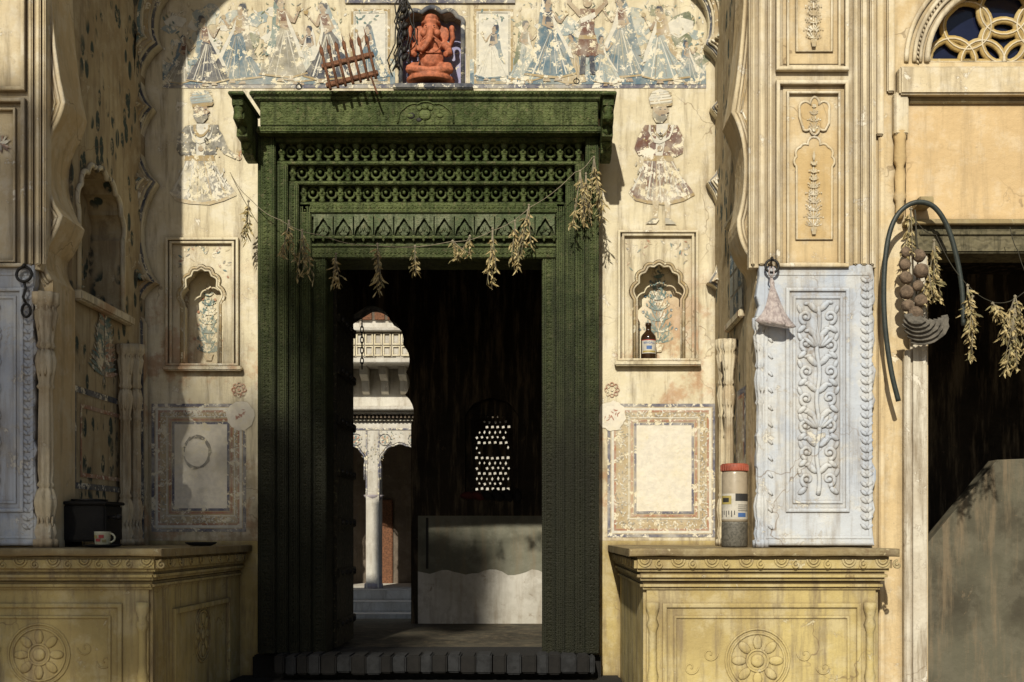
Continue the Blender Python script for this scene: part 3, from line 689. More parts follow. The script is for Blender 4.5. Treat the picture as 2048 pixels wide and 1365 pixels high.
c3=[(x,y-375) for x,y in c2]; b.pb(1566,-225,1690,128,Yq,.004,'peach'); 
b.tube([(PX(x,Yp),Yq-.006,PZ(y,Yp)) for x,y in c3],.006,'peach2',6,.8,True)
b.end('recessed_panel',fac)
FF=('p_faint','p_faint','p_faint')
plant(1627,470,150,22,Yq-.008,FF,9,2.2).end('painted_plant',fac)
plant(1628,264,52,16,Yq-.008,FF,4,2).end('painted_plant',fac)
plant(1627,95,150,22,Yq-.006,FF,9,2.2).end('painted_plant',fac)
b=B(); b.shape([L([(-500,540),(-500,-900),(94,-900),(94,470),(80,540)],Yp)],Yp,.05,'peach2',.004)
for x0,x1 in ((56,64),(70,80),(84,90)): mould(b,x0,x1,-900,530,Yp-.02,.022,'peach2')
b.pring(-120,195,48,534,8,Yp-.03,.03,'peach2',.006); b.pring(-100,215,30,525,5,Yp-.02,.02,'peach2',.004); b.pring(-120,-250,48,180,8,Yp-.03,.03,'peach2',.006)
b.end('pilaster',fac)
m=Mu(Yp-.006)
for i in range(22): m.p(lens(0,288,random.uniform(10,26),2.5,random.uniform(0,6.28)),random.choice(('p_red','p_rust','p_grey')))
m.end('painted_flower',fac)
# ---------- carved blue pillars
def pillar(x0,x1,px0,px1,label,withleft=True):
    Y=FY-.06; b=B()
    t=thing('carved_pillar',(PX((x0+x1)/2,Y),Y,TOP),label,'pillar')
    r=random.Random(int(x0))
    edge=[(x0,1092)]+[(x0+r.uniform(-4,6),1092-i*20) for i in range(1,28)]+[(x0+2,531),(x1-60,533),(x1-30,527),(x1-4,529)]+[(x1+r.uniform(-7,4),540+i*20) for i in range(1,26)]+[(x1,1092)]
    b.shape([L(edge,Y)],Y,.06,'blue',.010)
    b.pring(px0-14,575,px1+14,1025,8,Y-.010,.012,'blue',.006); b.pring(px0,592,px1,1008,6,Y-.006,.008,'blue',.004)
    b.pring(x0+14,545,x1-6,1078,6,Y-.003,.005,'blue',.002)
    b.end('pillar_shaft',t)
    b=B(); cx=(px0+px1)/2; yy=Y-.000; s=1/(S*K(Y))
    X=lambda p:PX(p,Y); Z=lambda p:PZ(p,Y)
    b.tube([(X(cx+3*math.sin(i*.55)),yy,Z(990-i*9.4)) for i in range(41)],.011,'blue',7,.8)
    n=7
    for i in range(n):
        cy=965-i*54
        for sg in (1,-1):
            j=lambda a:a+r.uniform(-1.8,1.8)
            b.spiral(X(cx+sg*j(23)),Z(j(cy-6)),yy,14*s,1.15,-math.pi/2,sg,'blue',.0115)
            b.ell((X(cx+sg*j(12)),yy,Z(j(cy-28))),(16*s,.012,7*s),'blue',-sg*.8)
            b.ell((X(cx+sg*j(31)),yy,Z(j(cy+16))),(12*s,.011,6*s),'blue',sg*.7)
            b.ell((X(cx+sg*j(36)),yy,Z(j(cy-20))),(10*s,.010,5*s),'blue',-sg*1.2)
            b.ell((X(cx+sg*j(21)),yy,Z(j(cy-35))),(9*s,.010,4.5*s),'blue',sg*.2)
        if i%3==2:
            for k in range(-3,4): b.ell((X(cx+k*6),yy-.002,Z(cy-16+abs(k)*2)),(5*s,.013,16*s),'blue',k*.3)
    b.end('vine_relief',t)
    b=B()
    for i in range(30):
        z=Z(560+i*17+r.uniform(-1,1))
        b.ell((X(x1-22),Y,z),(10*s,.006,5*s),'blue',.75,1); b.ell((X(x1-10),Y,z),(9*s,.006,5*s),'blue',-.75,1)
        if i%2: b.ell((X(x0+24),Y,z),(10*s,.004,4*s),'blue',.9,1)
    b.end('leaf_border',t)
pillar(1516,1750,1586,1686,'pale blue washed pillar with carved vine panel on yellow plinth')
pillar(-170,72,-110,12+20,'pale blue washed pillar with carved vine panel in shade')
column(PX(88,FY-.05),FY-.03,TOP,PZ(590,FY),.036,'colp','dark weathered carved column beside blue pillar')
column(PX(1519,FY),FY-.04,TOP,PZ(640,FY),.024,'blue','whitewashed carved column against blue pillar')
# ---------- right bay
YB=FY+.06
bayo=thing('shop_bay',(PX(2000,YB),YB,0),'peach wall bay with arched fanlight over a dark doorway','wall')
b=B(); pts_out=[(1750,1500),(1750,-900),(2620,-900),(2620,1500)]
b.shape([L(pts_out,YB),L(fan,YB),L([(1856,1480),(1856,505),(2560,505),(2560,1480)],YB)],YB,.2,'peach'); b.end('wall',bayo)
b=B()
b.pb(1812,205,2560,442,YB-.012,.012,'orange'); b.pb(1800,132,2560,188,YB-.07,.07,'peach2',.008); b.pb(1818,186,2560,206,YB-.03,.03,'slab',.004)
b.pb(1790,184,1818,268,YB-.05,.05,'peach2',.006); b.pb(1752,-900,1768,270,YB-.03,.03,'peach2',.006); b.pb(1775,-900,1790,184,YB-.02,.02,'peach2',.006)
b.pb(1758,272,1770,1400,YB-.02,.02,'peach',.006)
b.end('wall_moulding',bayo)
b=B()
for i,d in enumerate((3,16,28,44)):
    e=[(FC-(FR+d)*math.cos(a),125-(FR+d)*math.sin(a)) for a in [math.pi*j/40 for j in range(41)]]
    b.tube([(PX(x,YB),YB-.006,PZ(y,YB)) for x,y in e],(.014,.009,.011,.012)[i],'peach2',6,.7)
for j in range(60):
    a=math.pi*j/60; b.ell((PX(FC-(FR+22)*math.cos(a),YB),YB-.004,PZ(125-(FR+22)*math.sin(a),YB)),(.014,.007,.006),'peach2',a+.8,1)
b.end('arch_moulding',bayo)
win=B(); YF=YB+.07
win.shape([L([(FC-FR+2,126)]+fan[1:-1]+[(FC+FR-2,126)],YF)],YF+.03,.01,'glass')
win.end('fanlight_glass',bayo)
b=B()
def clipc(x,y,r_):
    y=min(124,y); dx,dy=x-FC,y-125; q=math.hypot(dx,dy)
    if q>FR-3: x=FC+dx*(FR-3)/q; y=125+dy*(FR-3)/q
    return x,y
cs=[(FC-104*math.cos(a),125-104*math.sin(a),48) for a in (0,.785,1.57,2.356,3.14)]+[(FC-42*math.cos(a),125-42*math.sin(a),44) for a in (0,1.57,3.14)]
for cx,cy,rr in cs:
    for k_,(mt,dy,rad) in enumerate((('fan',0,.019),('peach2',-.013,.004))):
        P=[]
        for k in range(26):
            x,y=clipc(cx+rr*math.cos(2*math.pi*k/26),cy+rr*math.sin(2*math.pi*k/26),rr); P.append((PX(x,YF),YF+.012+dy,PZ(y,YF)))
        b.tube(P,rad,mt,6,.7,True)
b.end('fanlight_tracery',bayo,label='ochre interlaced circle tracery')
b=B(); b.pb(1828,444,2560,506,YB-.03,.2,'greenbeam',.008); b.pb(1812,438,2560,448,YB-.06,.06,'slab',.003); b.pb(1840,462,2560,470,YB-.04,.02,'greenbeam',.003)
b.end('door_beam',bayo)
b=B(); b.pb(1822,506,1856,1480,YB-.03,.2,'whitewood',.01); b.pb(1810,700,1822,1480,YB-.045,.04,'whitewood',.006); b.end('door_post',bayo)
b=B(); x=PX(1797,YB); b.lathe(x,YB-.02,PZ(440,YB),[(.012,0),(.022,.03),(.02,.08),(.03,.1),(.022,.13),(.026,.2),(.018,.24),(.03,.27),(.026,.36),(.034,.4)],'tan',12); b.end('wall_colonnette',bayo,label='brown painted half column')
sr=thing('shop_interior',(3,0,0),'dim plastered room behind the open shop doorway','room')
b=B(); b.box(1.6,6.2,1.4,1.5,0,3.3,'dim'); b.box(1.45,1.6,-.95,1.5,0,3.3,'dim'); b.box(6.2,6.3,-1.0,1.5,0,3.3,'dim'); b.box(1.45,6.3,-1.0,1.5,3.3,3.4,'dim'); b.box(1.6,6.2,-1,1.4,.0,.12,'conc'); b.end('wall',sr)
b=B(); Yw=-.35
b.shape([L([(1840,1700),(1840,1105),(1994,920),(2300,908),(2300,1700)],Yw)],Yw,.12,'conc',.004); b.end('shadow_edge_wall',sr,label='added cement half wall, sloping top in place of a diagonal shadow edge')  # made-up wall; its sloping top stands in for a diagonal shadow edge
# ============================================================ PLINTHS
def plinth(x0,x1,side,ros,label,px0,px1):
    t=thing('masonry_plinth',((x0+x1)/2,-.8,0),label,'plinth')
    Yf=-1.48; b=B()
    b.box(x0,x1,Yf,-.0,0,EYE-.225,'ochre',.014)
    b.box(x0-.015,x1+.015,Yf-.02,-.0,EYE-.245,EYE-.21,'ochre',.012)
    b.box(x0-.03,x1+.03,Yf-.045,-.0,EYE-.205,EYE-.165,'ochre',.014)
    b.end('plinth_body',t)
    b=B(); b.box(x0-.045,x1+.045,Yf-.06,-.0,EYE-.165,EYE-.1,'ochre',.014)
    xs=x0-.02; n=int((x1-x0)/.135)
    for i in range(n+1):
        x=xs+.02+i*(x1-x0)/n+random.uniform(-.006,.006)
        for q in (0.028,.016): b.tube([(x+q*math.cos(a),Yf-.060,EYE-.112-q*1.1*math.sin(a)) for a in [math.pi*k/8 for k in range(9)]],.0055,'ochre',5)
        b.spiral(x+.065,EYE-.135,Yf-.060,.02,1.2,math.pi/2,1,'ochre',.006)
    for i in range(9):
        y=Yf+.1+i*.16; xx=(x1+.047) if side>0 else (x0-.047)
        for q in (0.028,.016): b.tube([(xx,y+q*math.cos(a),EYE-.112-q*1.1*math.sin(a)) for a in [math.pi*k/8 for k in range(9)]],.005,'ochre',5)
    b.end('carved_cornice',t)
    b=B(); r=random.Random(int(x1*10))
    xa,xb=x0-.07,x1+.07; n=16
    top=[(xa+(xb-xa)*i/n,TOP-.0-(r.uniform(0,.003) if 0<i<n else .003)) for i in range(n+1)]; bot=[(xb-(xb-xa)*i/n,EYE-.1+(r.uniform(0,.004) if 0<i<n else 0)) for i in range(n+1)]
    b.shape([top+bot],Yf-.08,abs(Yf-.08),'slab',.010)
    b.end('top_slab',t)
    b=B(); Yr=Yf-.001
    xa,xb=PX(px0,Yf),PX(px1,Yf)
    b.ring(xa,.15,xb,PZ(1207,Yf),.02,Yf-.010,.012,'ochre',.005); b.ring(xa+.05,.2,xb-.05,PZ(1232,Yf),.012,Yf-.006,.008,'ochre',.003)
    b.rosette(PX(ros[0],Yf),PZ(ros[1],Yf),Yr,ros[2],'ochre')
    for sgn in (1,-1):
        for kk in range(2):
            b.spiral(PX(ros[0],Yf)+sgn*(ros[2]+.07+.085*kk),PZ(ros[1],Yf)+.03*(-1)**kk,Yr+.001,.035,1.1,0 if sgn<0 else math.pi,sgn,'ochre',.004)
    b.end('panel_relief',t)
    for c in (x0+.04,x1-.04):
        b=B(); b.lathe(c,Yf-.0,PZ(1400,Yf),[(.03,0),(.03,.05),(.018,.06),(.026,.1),(.018,.14),(.018,.3),(.028,.33),(.018,.36),(.03,.4),(.03,.43)],'ochre',10)
        b.end('corner_baluster',t)
    return t
tl=plinth(-4.2,-1.714,1,(78,1310,.135),'yellow limewashed plinth with rosette panel and scrolled cornice, partly shaded',-300,245)
tr=plinth(.457,1.495,-1,(1515,1322,.14),'sunlit yellow limewashed plinth with rosette panel and scrolled cornice',1325,1722)
b=B()
def ringx(b,y0,z0,y1,z1,w_,X,th): 
    b.shape([[(y0,z0),(y1,z0),(y1,z1),(y0,z1)],[(y0+w_,z0+w_),(y0+w_,z1-w_),(y1-w_,z1-w_),(y1-w_,z0+w_)]],X,th,'ochre',.003,mp=YZ)
ringx(b,-1.2,.3,-.25,1.15,.025,-1.718,.02)
b.rosette(0,PZ(1270,-.75),0,.14,'ochre',8,mp=lambda v:(-1.712-v[1],-.72+v[0],v[2]))
b.end('side_panel_relief',tl)
# ============================================================ DOOR FRAME
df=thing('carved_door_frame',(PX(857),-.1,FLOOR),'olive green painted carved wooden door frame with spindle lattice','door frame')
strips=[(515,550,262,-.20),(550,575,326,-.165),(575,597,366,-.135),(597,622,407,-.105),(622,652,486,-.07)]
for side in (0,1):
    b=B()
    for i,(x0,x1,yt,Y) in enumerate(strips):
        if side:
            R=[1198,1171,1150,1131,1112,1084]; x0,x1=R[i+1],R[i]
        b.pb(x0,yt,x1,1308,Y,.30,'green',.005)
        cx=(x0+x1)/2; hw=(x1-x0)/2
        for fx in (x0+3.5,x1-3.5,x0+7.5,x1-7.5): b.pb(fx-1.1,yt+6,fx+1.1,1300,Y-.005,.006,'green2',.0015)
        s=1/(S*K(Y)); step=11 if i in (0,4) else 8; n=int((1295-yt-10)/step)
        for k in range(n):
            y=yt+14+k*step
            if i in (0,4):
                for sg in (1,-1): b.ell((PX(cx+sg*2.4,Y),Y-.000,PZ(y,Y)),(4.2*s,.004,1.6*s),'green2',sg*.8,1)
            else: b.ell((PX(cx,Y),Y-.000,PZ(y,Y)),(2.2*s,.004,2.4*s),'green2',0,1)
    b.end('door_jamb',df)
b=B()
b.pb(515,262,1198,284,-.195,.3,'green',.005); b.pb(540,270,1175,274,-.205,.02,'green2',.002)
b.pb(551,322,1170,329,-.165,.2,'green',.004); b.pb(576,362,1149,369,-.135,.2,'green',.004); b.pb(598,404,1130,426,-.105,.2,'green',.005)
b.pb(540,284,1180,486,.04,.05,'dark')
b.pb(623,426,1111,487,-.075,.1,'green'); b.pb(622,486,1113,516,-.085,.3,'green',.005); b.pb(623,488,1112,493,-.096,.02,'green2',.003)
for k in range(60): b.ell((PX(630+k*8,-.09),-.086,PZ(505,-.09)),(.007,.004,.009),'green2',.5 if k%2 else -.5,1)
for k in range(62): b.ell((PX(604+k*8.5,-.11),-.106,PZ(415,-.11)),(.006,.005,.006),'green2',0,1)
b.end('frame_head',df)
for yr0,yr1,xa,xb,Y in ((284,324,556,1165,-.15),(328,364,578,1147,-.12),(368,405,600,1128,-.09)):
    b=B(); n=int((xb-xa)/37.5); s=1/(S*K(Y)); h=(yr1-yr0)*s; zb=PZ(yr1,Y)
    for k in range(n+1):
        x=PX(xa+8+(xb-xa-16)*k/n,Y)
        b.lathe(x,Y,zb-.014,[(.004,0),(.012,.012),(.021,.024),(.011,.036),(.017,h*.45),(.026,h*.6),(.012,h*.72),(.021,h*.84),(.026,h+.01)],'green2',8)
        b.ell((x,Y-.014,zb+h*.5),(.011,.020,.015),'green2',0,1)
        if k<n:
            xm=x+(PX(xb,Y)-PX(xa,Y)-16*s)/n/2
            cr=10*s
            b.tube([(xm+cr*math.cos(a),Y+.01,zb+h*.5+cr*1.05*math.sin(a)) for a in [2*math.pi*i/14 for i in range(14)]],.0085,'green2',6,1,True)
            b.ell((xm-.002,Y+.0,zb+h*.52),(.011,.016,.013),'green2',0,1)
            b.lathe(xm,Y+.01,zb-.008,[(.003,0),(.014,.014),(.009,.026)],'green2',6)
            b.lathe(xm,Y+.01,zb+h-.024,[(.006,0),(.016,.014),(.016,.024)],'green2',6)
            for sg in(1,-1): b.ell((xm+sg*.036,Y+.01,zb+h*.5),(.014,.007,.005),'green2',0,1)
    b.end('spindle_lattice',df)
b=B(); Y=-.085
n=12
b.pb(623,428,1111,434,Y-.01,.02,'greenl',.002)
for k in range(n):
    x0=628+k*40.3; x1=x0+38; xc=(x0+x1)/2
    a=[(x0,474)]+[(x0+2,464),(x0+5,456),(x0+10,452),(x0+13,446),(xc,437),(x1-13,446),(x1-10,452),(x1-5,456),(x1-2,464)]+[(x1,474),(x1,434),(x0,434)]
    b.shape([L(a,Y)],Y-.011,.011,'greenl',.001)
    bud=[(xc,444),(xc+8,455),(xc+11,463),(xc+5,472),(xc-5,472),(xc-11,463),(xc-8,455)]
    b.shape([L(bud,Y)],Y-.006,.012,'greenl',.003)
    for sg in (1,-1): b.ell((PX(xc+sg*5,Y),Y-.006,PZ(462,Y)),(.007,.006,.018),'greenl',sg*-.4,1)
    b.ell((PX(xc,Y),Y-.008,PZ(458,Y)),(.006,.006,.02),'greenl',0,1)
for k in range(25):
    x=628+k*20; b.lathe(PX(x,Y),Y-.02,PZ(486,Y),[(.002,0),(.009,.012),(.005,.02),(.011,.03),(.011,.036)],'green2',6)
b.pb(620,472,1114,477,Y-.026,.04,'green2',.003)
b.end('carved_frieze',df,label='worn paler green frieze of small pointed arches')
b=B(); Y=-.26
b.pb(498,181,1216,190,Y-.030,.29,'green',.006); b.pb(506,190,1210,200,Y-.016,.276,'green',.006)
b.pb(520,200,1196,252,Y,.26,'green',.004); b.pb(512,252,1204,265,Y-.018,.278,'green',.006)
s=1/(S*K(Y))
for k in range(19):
    x=540+k*36
    if 795<x<910: continue
    b.spiral(PX(x,Y),PZ(226,Y),Y+.001,.030,1.3,math.pi/2*(1 if k%2 else -1),1 if k%2 else -1,'green2',.0035)
    for i in range(6):
        a=i*math.pi/3; b.ell((PX(x,Y)+.011*math.cos(a),Y,PZ(226,Y)+.011*math.sin(a)),(.006,.004,.004),'green2',-a,1)
    b.ell((PX(x+18,Y),Y,PZ(215,Y)),(.014,.004,.005),'green2',.7,1); b.ell((PX(x+18,Y),Y,PZ(238,Y)),(.014,.004,.005),'green2',-.7,1)
a=[(795,248)]+cusp(798,905,235,206,5,.15,5)+[(908,248)]
b.tube([(PX(x,Y),Y-.002,PZ(y,Y)) for x,y in a],.005,'green2',6)
b.ell((PX(850,Y),Y-.002,PZ(230,Y)),(.035,.010,.032),'green2'); b.ell((PX(850,Y),Y-.005,PZ(215,Y)),(.02,.012,.018),'green2')
for sg in(1,-1): b.ell((PX(850+sg*11,Y),Y-.002,PZ(217,Y)),(.016,.006,.014),'green2',sg*.4); b.ell((PX(850+sg*30,Y),Y-.001,PZ(232,Y)),(.02,.006,.012),'green2')
b.ell((PX(822,Y),Y-.001,PZ(232,Y)),(.022,.003,.018),'dark'); b.ell((PX(838,Y),Y-.001,PZ(240,Y)),(.016,.003,.012),'dark')
for k in range(85): b.ell((PX(512+k*8.25,Y-.02),Y-.030,PZ(186,Y-.02)),(.006,.004,.009),'green2',.5,1)
for k in range(110): b.ell((PX(518+k*6.2,Y-.01),Y-.018,PZ(258,Y-.01)),(.005,.004,.006),'green2',0,1)
b.end('lintel',df)
for sg,xb_ in ((-1,492),(1,1213)):
    b=B(); X0=PX(xb_,-.3)
    z_=PZ(196,-.46)
    prof=[(-.15,z_),(-.48,z_),(-.48,z_-.045),(-.44,z_-.06),(-.46,z_-.11),(-.38,z_-.13),(-.39,z_-.18),(-.30,z_-.185),(-.28,z_-.235),(-.2,z_-.25),(-.15,z_-.25)]
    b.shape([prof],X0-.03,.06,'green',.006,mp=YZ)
    b.box(X0-.042,X0+.042,-.51,-.15,z_,z_+.018,'green2',.004)
    for (yy,zz,rr) in ((-.45,-.08,.03),(-.38,-.13,.03),(-.30,-.17,.03),(-.23,-.20,.035)):
        b.lathe(X0,yy,z_+zz-.05,[(.004,0),(.018,.015),(.028,.03),(.018,.05),(.028,.065),(.028,.09)],'green2',10)
    b.end('bracket',df)
# ============================================================ THRESHOLD
b=B()
x=548; i=0
while x<1188:
    wd=random.uniform(22,34); b.pb(x,1310+random.uniform(0,3),min(x+wd-random.uniform(1,3),1190),1346+random.uniform(0,5),-.30,.2,'step1' if i%2 else 'step2',.008); x+=wd; i+=1
b.box(PX(515),PX(1200),-.12,.36,FLOOR-.25,FLOOR-.004,'step2',.01)
b.end('threshold_step',label='threshold edged with alternating grey and black stone blocks',category='step')
b=B(); b.box(-1.71,.455,-.95,-.0,0,FLOOR-.13,'step2',.012); b.end('stone_step',label='dark worn stone step below the doorway',category='step')
b=B(); b.box(-1.71,.455,-1.45,-.95,0,FLOOR-.33,'slab',.012); b.end('stone_step',label='lower worn stone step between plinths',category='step')
# ============================================================ DOOR LEAF
dl=thing('door_leaf',(-1.19,.4,FLOOR),'old dark plank door leaf standing open into the room','door')
b=B(); b.box(-1.235,-1.19,.16,.76,FLOOR+.01,PZ(516),'leafwood',.004)
for k in range(7):
    b.box(-1.19,-1.172,.17,.75,FLOOR+.12+.3*k,FLOOR+.17+.3*k,'leafwood',.004)
    for j in range(4): b.ell((-1.170,.24+.14*j,FLOOR+.145+.3*k),(.016,.018,.018),'iron',0,1)
b.end('door_panel',dl)
b=B()
for k in range(9):
    z=PZ(648,.7)-.033*k; h=k%2
    b.tube([((-1.13)+(.010*math.cos(a) if h else 0),.72+(0 if h else .010*math.cos(a)),z+.022*math.sin(a)) for a in [2*math.pi*i/10 for i in range(10)]],.0035,'iron',5,1,True)
b.tube([(-1.19,.72,PZ(640,.7)),(-1.13,.72,PZ(636,.7)),(-1.13,.72,PZ(648,.7))],.005,'iron',5)
b.end('door_chain',dl)
# ============================================================ ROOM
YR=2.2
room=thing('entrance_room',(-.3,1.3,FLOOR),'dark entrance room with pierced stone window and open arch','room')
b=B()
aR=lobes([(822,850),(810,790),(812,745),(806,690),(780,640),(735,612)],(700,800),.18,6)
op=[(822,1260)]+aR+[(690,640),(655,700),(645,850),(645,1260)]
jh=[(930,1000),(930,850)]+cusp(930,1036,850,795,5,.15,6)[1:]+[(1036,1000)]
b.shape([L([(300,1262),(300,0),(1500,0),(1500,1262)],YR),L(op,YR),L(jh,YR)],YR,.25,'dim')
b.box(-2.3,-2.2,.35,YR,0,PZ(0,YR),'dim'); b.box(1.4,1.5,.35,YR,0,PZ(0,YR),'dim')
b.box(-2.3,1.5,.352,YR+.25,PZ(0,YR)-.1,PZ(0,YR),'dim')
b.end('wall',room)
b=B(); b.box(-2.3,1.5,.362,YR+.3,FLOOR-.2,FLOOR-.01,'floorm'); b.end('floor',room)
b=B()
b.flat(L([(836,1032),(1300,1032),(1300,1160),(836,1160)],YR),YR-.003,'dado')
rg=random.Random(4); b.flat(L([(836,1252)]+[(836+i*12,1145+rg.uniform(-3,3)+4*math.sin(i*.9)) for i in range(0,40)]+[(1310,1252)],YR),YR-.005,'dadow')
b.flat(L([(852,1036),(857,1036),(857,1138),(852,1138)],YR),YR-.0045,'dark')
b.end('dado',room,label='grey-green dado over whitewashed skirting')
holes=[]
zt=PZ(825,YR); zb_=PZ(982,YR)
rg=random.Random(9)
for r_ in range(15):
    for c_ in range(7):
        x=PX(951+c_*10.8+(r_%2)*5.4,YR)+rg.uniform(-.003,.003); z=zt-(zt-zb_)*(r_+.5)/15+rg.uniform(-.003,.003)
        if r_<2 and (c_ in(0,6) ): continue
        if c_==6 and r_%2: continue
        if 6<=r_<=7 and c_ not in (0,6): continue
        if rg.random()<.07: continue
        k=rg.uniform(.7,1)
        if r_%3==0: holes.append([(x-.010*k,z),(x,z+.017*k),(x+.010*k,z),(x,z-.017*k)])
        elif r_%3==1: holes.append([(x-.012*k,z+.006),(x+.004,z+.014*k),(x+.012*k,z-.004),(x-.002,z-.013*k)])
        else: holes.append([(x-.012*k,z-.011),(x-.010,z+.011*k),(x+.010*k,z+.012),(x+.012,z-.009*k)])
b=B(); b.shape([L([(925,1005),(925,790),(1042,790),(1042,1005)],YR+.14)]+holes,YR+.14,.03,'dim'); b.end('pierced_window',room,label='pierced stone lattice window glowing with daylight')
b=B()
for i in range(6): b.ell((PX(935+i*20,YR-.05),YR+.02,PZ(992,YR)),(.06,.06,.035),'cloth' if i<2 else 'soot',.3*i,2,jit=.14)
b.end('cloth_bundle',label='crumpled dark red cloth on window ledge',category='cloth')
# ============================================================ COURTYARD
YC=8.0
ct=thing('courtyard_house',(-4,YC,FLOOR),'whitewashed courtyard house with cusped arcade and balcony','building')
b=B()
X=lambda p:PX(p,YC); Z=lambda p:PZ(p,YC)
arcs=[]
for x0,x1 in ((648,732),(758,842),(538,622)):
    arcs.append(L([(x0,1180)]+cusp(x0,x1,930,884,5,.16,6)+[(x1,1180)],YC))
b.shape([L([(300,1300),(300,400),(1500,400),(1500,1300)],YC)]+arcs,YC,.3,'court')
for cx in (712,770,828,655):
    for a in range(8): b.flat([(X(cx)+p_[0]*.01,Z(880)+p_[1]*.01) for p_ in lens(0,0,6,1.6,a*.785)],YC-.004-.0003*a,'p_rust' if a%2 else 'p_teal')
    b.tube([(X(cx)+.075*math.cos(a),YC-.003,Z(880)+.075*math.sin(a)) for a in [i*.5 for i in range(13)]],.006,'p_dk',5)
r=random.Random(3)
for i in range(200):
    x=r.uniform(640,850); y=r.uniform(864,925)
    if any(abs(x-c_)<36*max(0,min(1,(y-884)/40))**.5 for c_ in (690,800)) and y>884: continue
    b.flat(L(lens(x,y,r.uniform(2,4.5),.8,r.uniform(0,6)),YC),YC-.007-.00001*i,r.choice(('p_teal','p_dk','p_och','p_blue')))
for x_ in (733,757): b.pb(x_-1.5,862,x_+1.5,990,YC-.01,.01,'p_bord')
for x0,x1 in ((648,732),(758,842)):
    e=offset([(x0,960)]+cusp(x0,x1,930,884,5,.16,6)+[(x1,960)],-3); b.tube([(PX(x,YC),YC-.004,PZ(y,YC)) for x,y in e],.012,'p_bord',5,.4)
b.end('wall',ct)
b=B()
b.pb(300,655,1500,662,YC-.5,.5,'court',.01); b.pb(300,662,1500,716,YC-.42,.06,'court',.01); b.pb(300,716,1500,726,YC-.55,.55,'court',.01)
for i in range(50):
    x0=640+i*18; b.pring(x0,666,x0+16,690,3,YC-.44,.02,'cream'); b.pring(x0,692,x0+16,712,2.5,YC-.44,.02,'cream')
b.end('balcony',ct)
b=B(); 
for i in range(9):
    x=650+i*38; b.shape([[(YC-.5,Z(726)),(YC,Z(726)),(YC,Z(790)),(YC-.08,Z(785)),(YC-.12,Z(765)),(YC-.28,Z(755)),(YC-.32,Z(740)),(YC-.48,Z(738))]],X(x),.09,'court',mp=YZ)
b.end('balcony_bracket',ct)
b=B(); b.pb(640,565,1100,640,YC-.02,.02,'pink')
for i in range(9): b.pb(645+i*26,570,665+i*26,640,YC-.05,.03,'rust',.005)
b.end('shutter',ct)
b=B(); b.pb(300,812,1500,820,YC-.22,.22,'court',.01); b.pb(300,822,1500,828,YC-.14,.14,'court',.01)
for i in range(60): b.pb(640+i*8,829,644+i*8,836,YC-.1,.1,'pink')
b.pb(300,838,1500,842,YC-.04,.04,'p_grey'); b.pb(300,857,1500,860,YC-.012,.012,'p_bord')
b.end('cornice',ct)
for xx in (745,635):
    b=B(); h=Z(990)-Z(1178); b.lathe(X(xx),YC+.1,Z(1178),[(.12,0),(.12,.06),(.085,.08),(.10,.14),(.07,.2),(.06,.24),(.06,.75*h),(.085,.78*h),(.06,.81*h),(.08,.88*h),(.065,.91*h),(.11,.97*h),(.13,h)],'lilac',12)
    b.end('column',ct)
b=B(); b.box(X(300),X(1500),YC+1.6,YC+1.7,0,5,'pink'); b.box(X(300),X(1500),YC+.3,YC+1.7,Z(860),Z(850),'court')
b.pb(752,1000,785,1178,YC+1.55,.05,'rust',.01); b.end('rear_wall',ct)
b=B(); b.box(-9,3,YR+.3,YC-1.4,FLOOR-.4,FLOOR-.3,'conc'); b.end('courtyard_floor',kind='structure')
for i in range(3):
    b=B(); b.box(-9,3,YC-1.2+.4*i,YC+1.6 if i==2 else YC-.8+.4*i,FLOOR-.4,FLOOR-.25+.12*i-(.012),'court' ,.01); b.end('stone_step',label='pale stone step across the sunny courtyard',category='step',group='courtyard steps')
# ============================================================ STATUE
def P3(px,py,Y): return Vector((PX(px,Y),Y,PZ(py,Y)))
st=thing('elephant_headed_statue',P3(862,170,.04),'orange-red painted seated elephant-headed deity statue in niche','statue')
b=B(); s=1/S; Yc=.05
def E(px,py,dy,rx,ry,rz,ang=0): b.ell((PX(px,Yc),Yc+dy,PZ(py,Yc)),(rx*s,ry*s,rz*s),'statue',ang,2)
E(862,120,0,27,22,28); E(862,92,.0,24,18,18)
E(862,66,-.02,18,16,18); E(850,72,-.03,9,9,9); E(874,72,-.03,9,9,9)
E(838,66,.015,13,5,18,.25); E(886,66,.015,13,5,18,-.25)
b.tube([(PX(x,Yc),Yc-.055+q,PZ(y,Yc)) for x,y,q in ((862,68,0),(862,80,-.012),(860,92,-.02),(853,104,-.022),(846,112,-.022),(840,111,-.025),(838,104,-.025))],lambda t:.024*(1-.55*t),'statue',8)
for sg in(1,-1):
    b.tube([(PX(862+sg*x,Yc),Yc+q,PZ(y,Yc)) for x,y,q in ((22,88,0),(34,98,.0),(38,112,-.03),(30,118,-.06))],lambda t:.024-.007*t,'statue',8)
    b.tube([(PX(862+sg*x,Yc),Yc+q,PZ(y,Yc)) for x,y,q in ((22,84,.02),(38,90,.02),(44,78,.0),(42,64,-.01))],lambda t:.02-.006*t,'statue',8)
    E(862+sg*42,60,-.01,6,6,8)
    b.tube([(PX(862+sg*x,Yc),Yc+q,PZ(y,Yc)) for x,y,q in ((16,138,0),(36,142,-.04),(40,150,-.08),(20,154,-.10),(-6,156,-.10))],lambda t:.036-.016*t,'statue',8)
    b.tube([(PX(862+sg*x,Yc),Yc-.07,PZ(y,Yc)) for x,y in ((8,84),(12,88),(15,92))],.006,'statue',6)
b.lathe(PX(862,Yc),Yc,PZ(52,Yc),[(.055,0),(.058,.012),(.045,.02),(.05,.03),(.05,.045),(.035,.055),(.02,.065)],'statue',14)
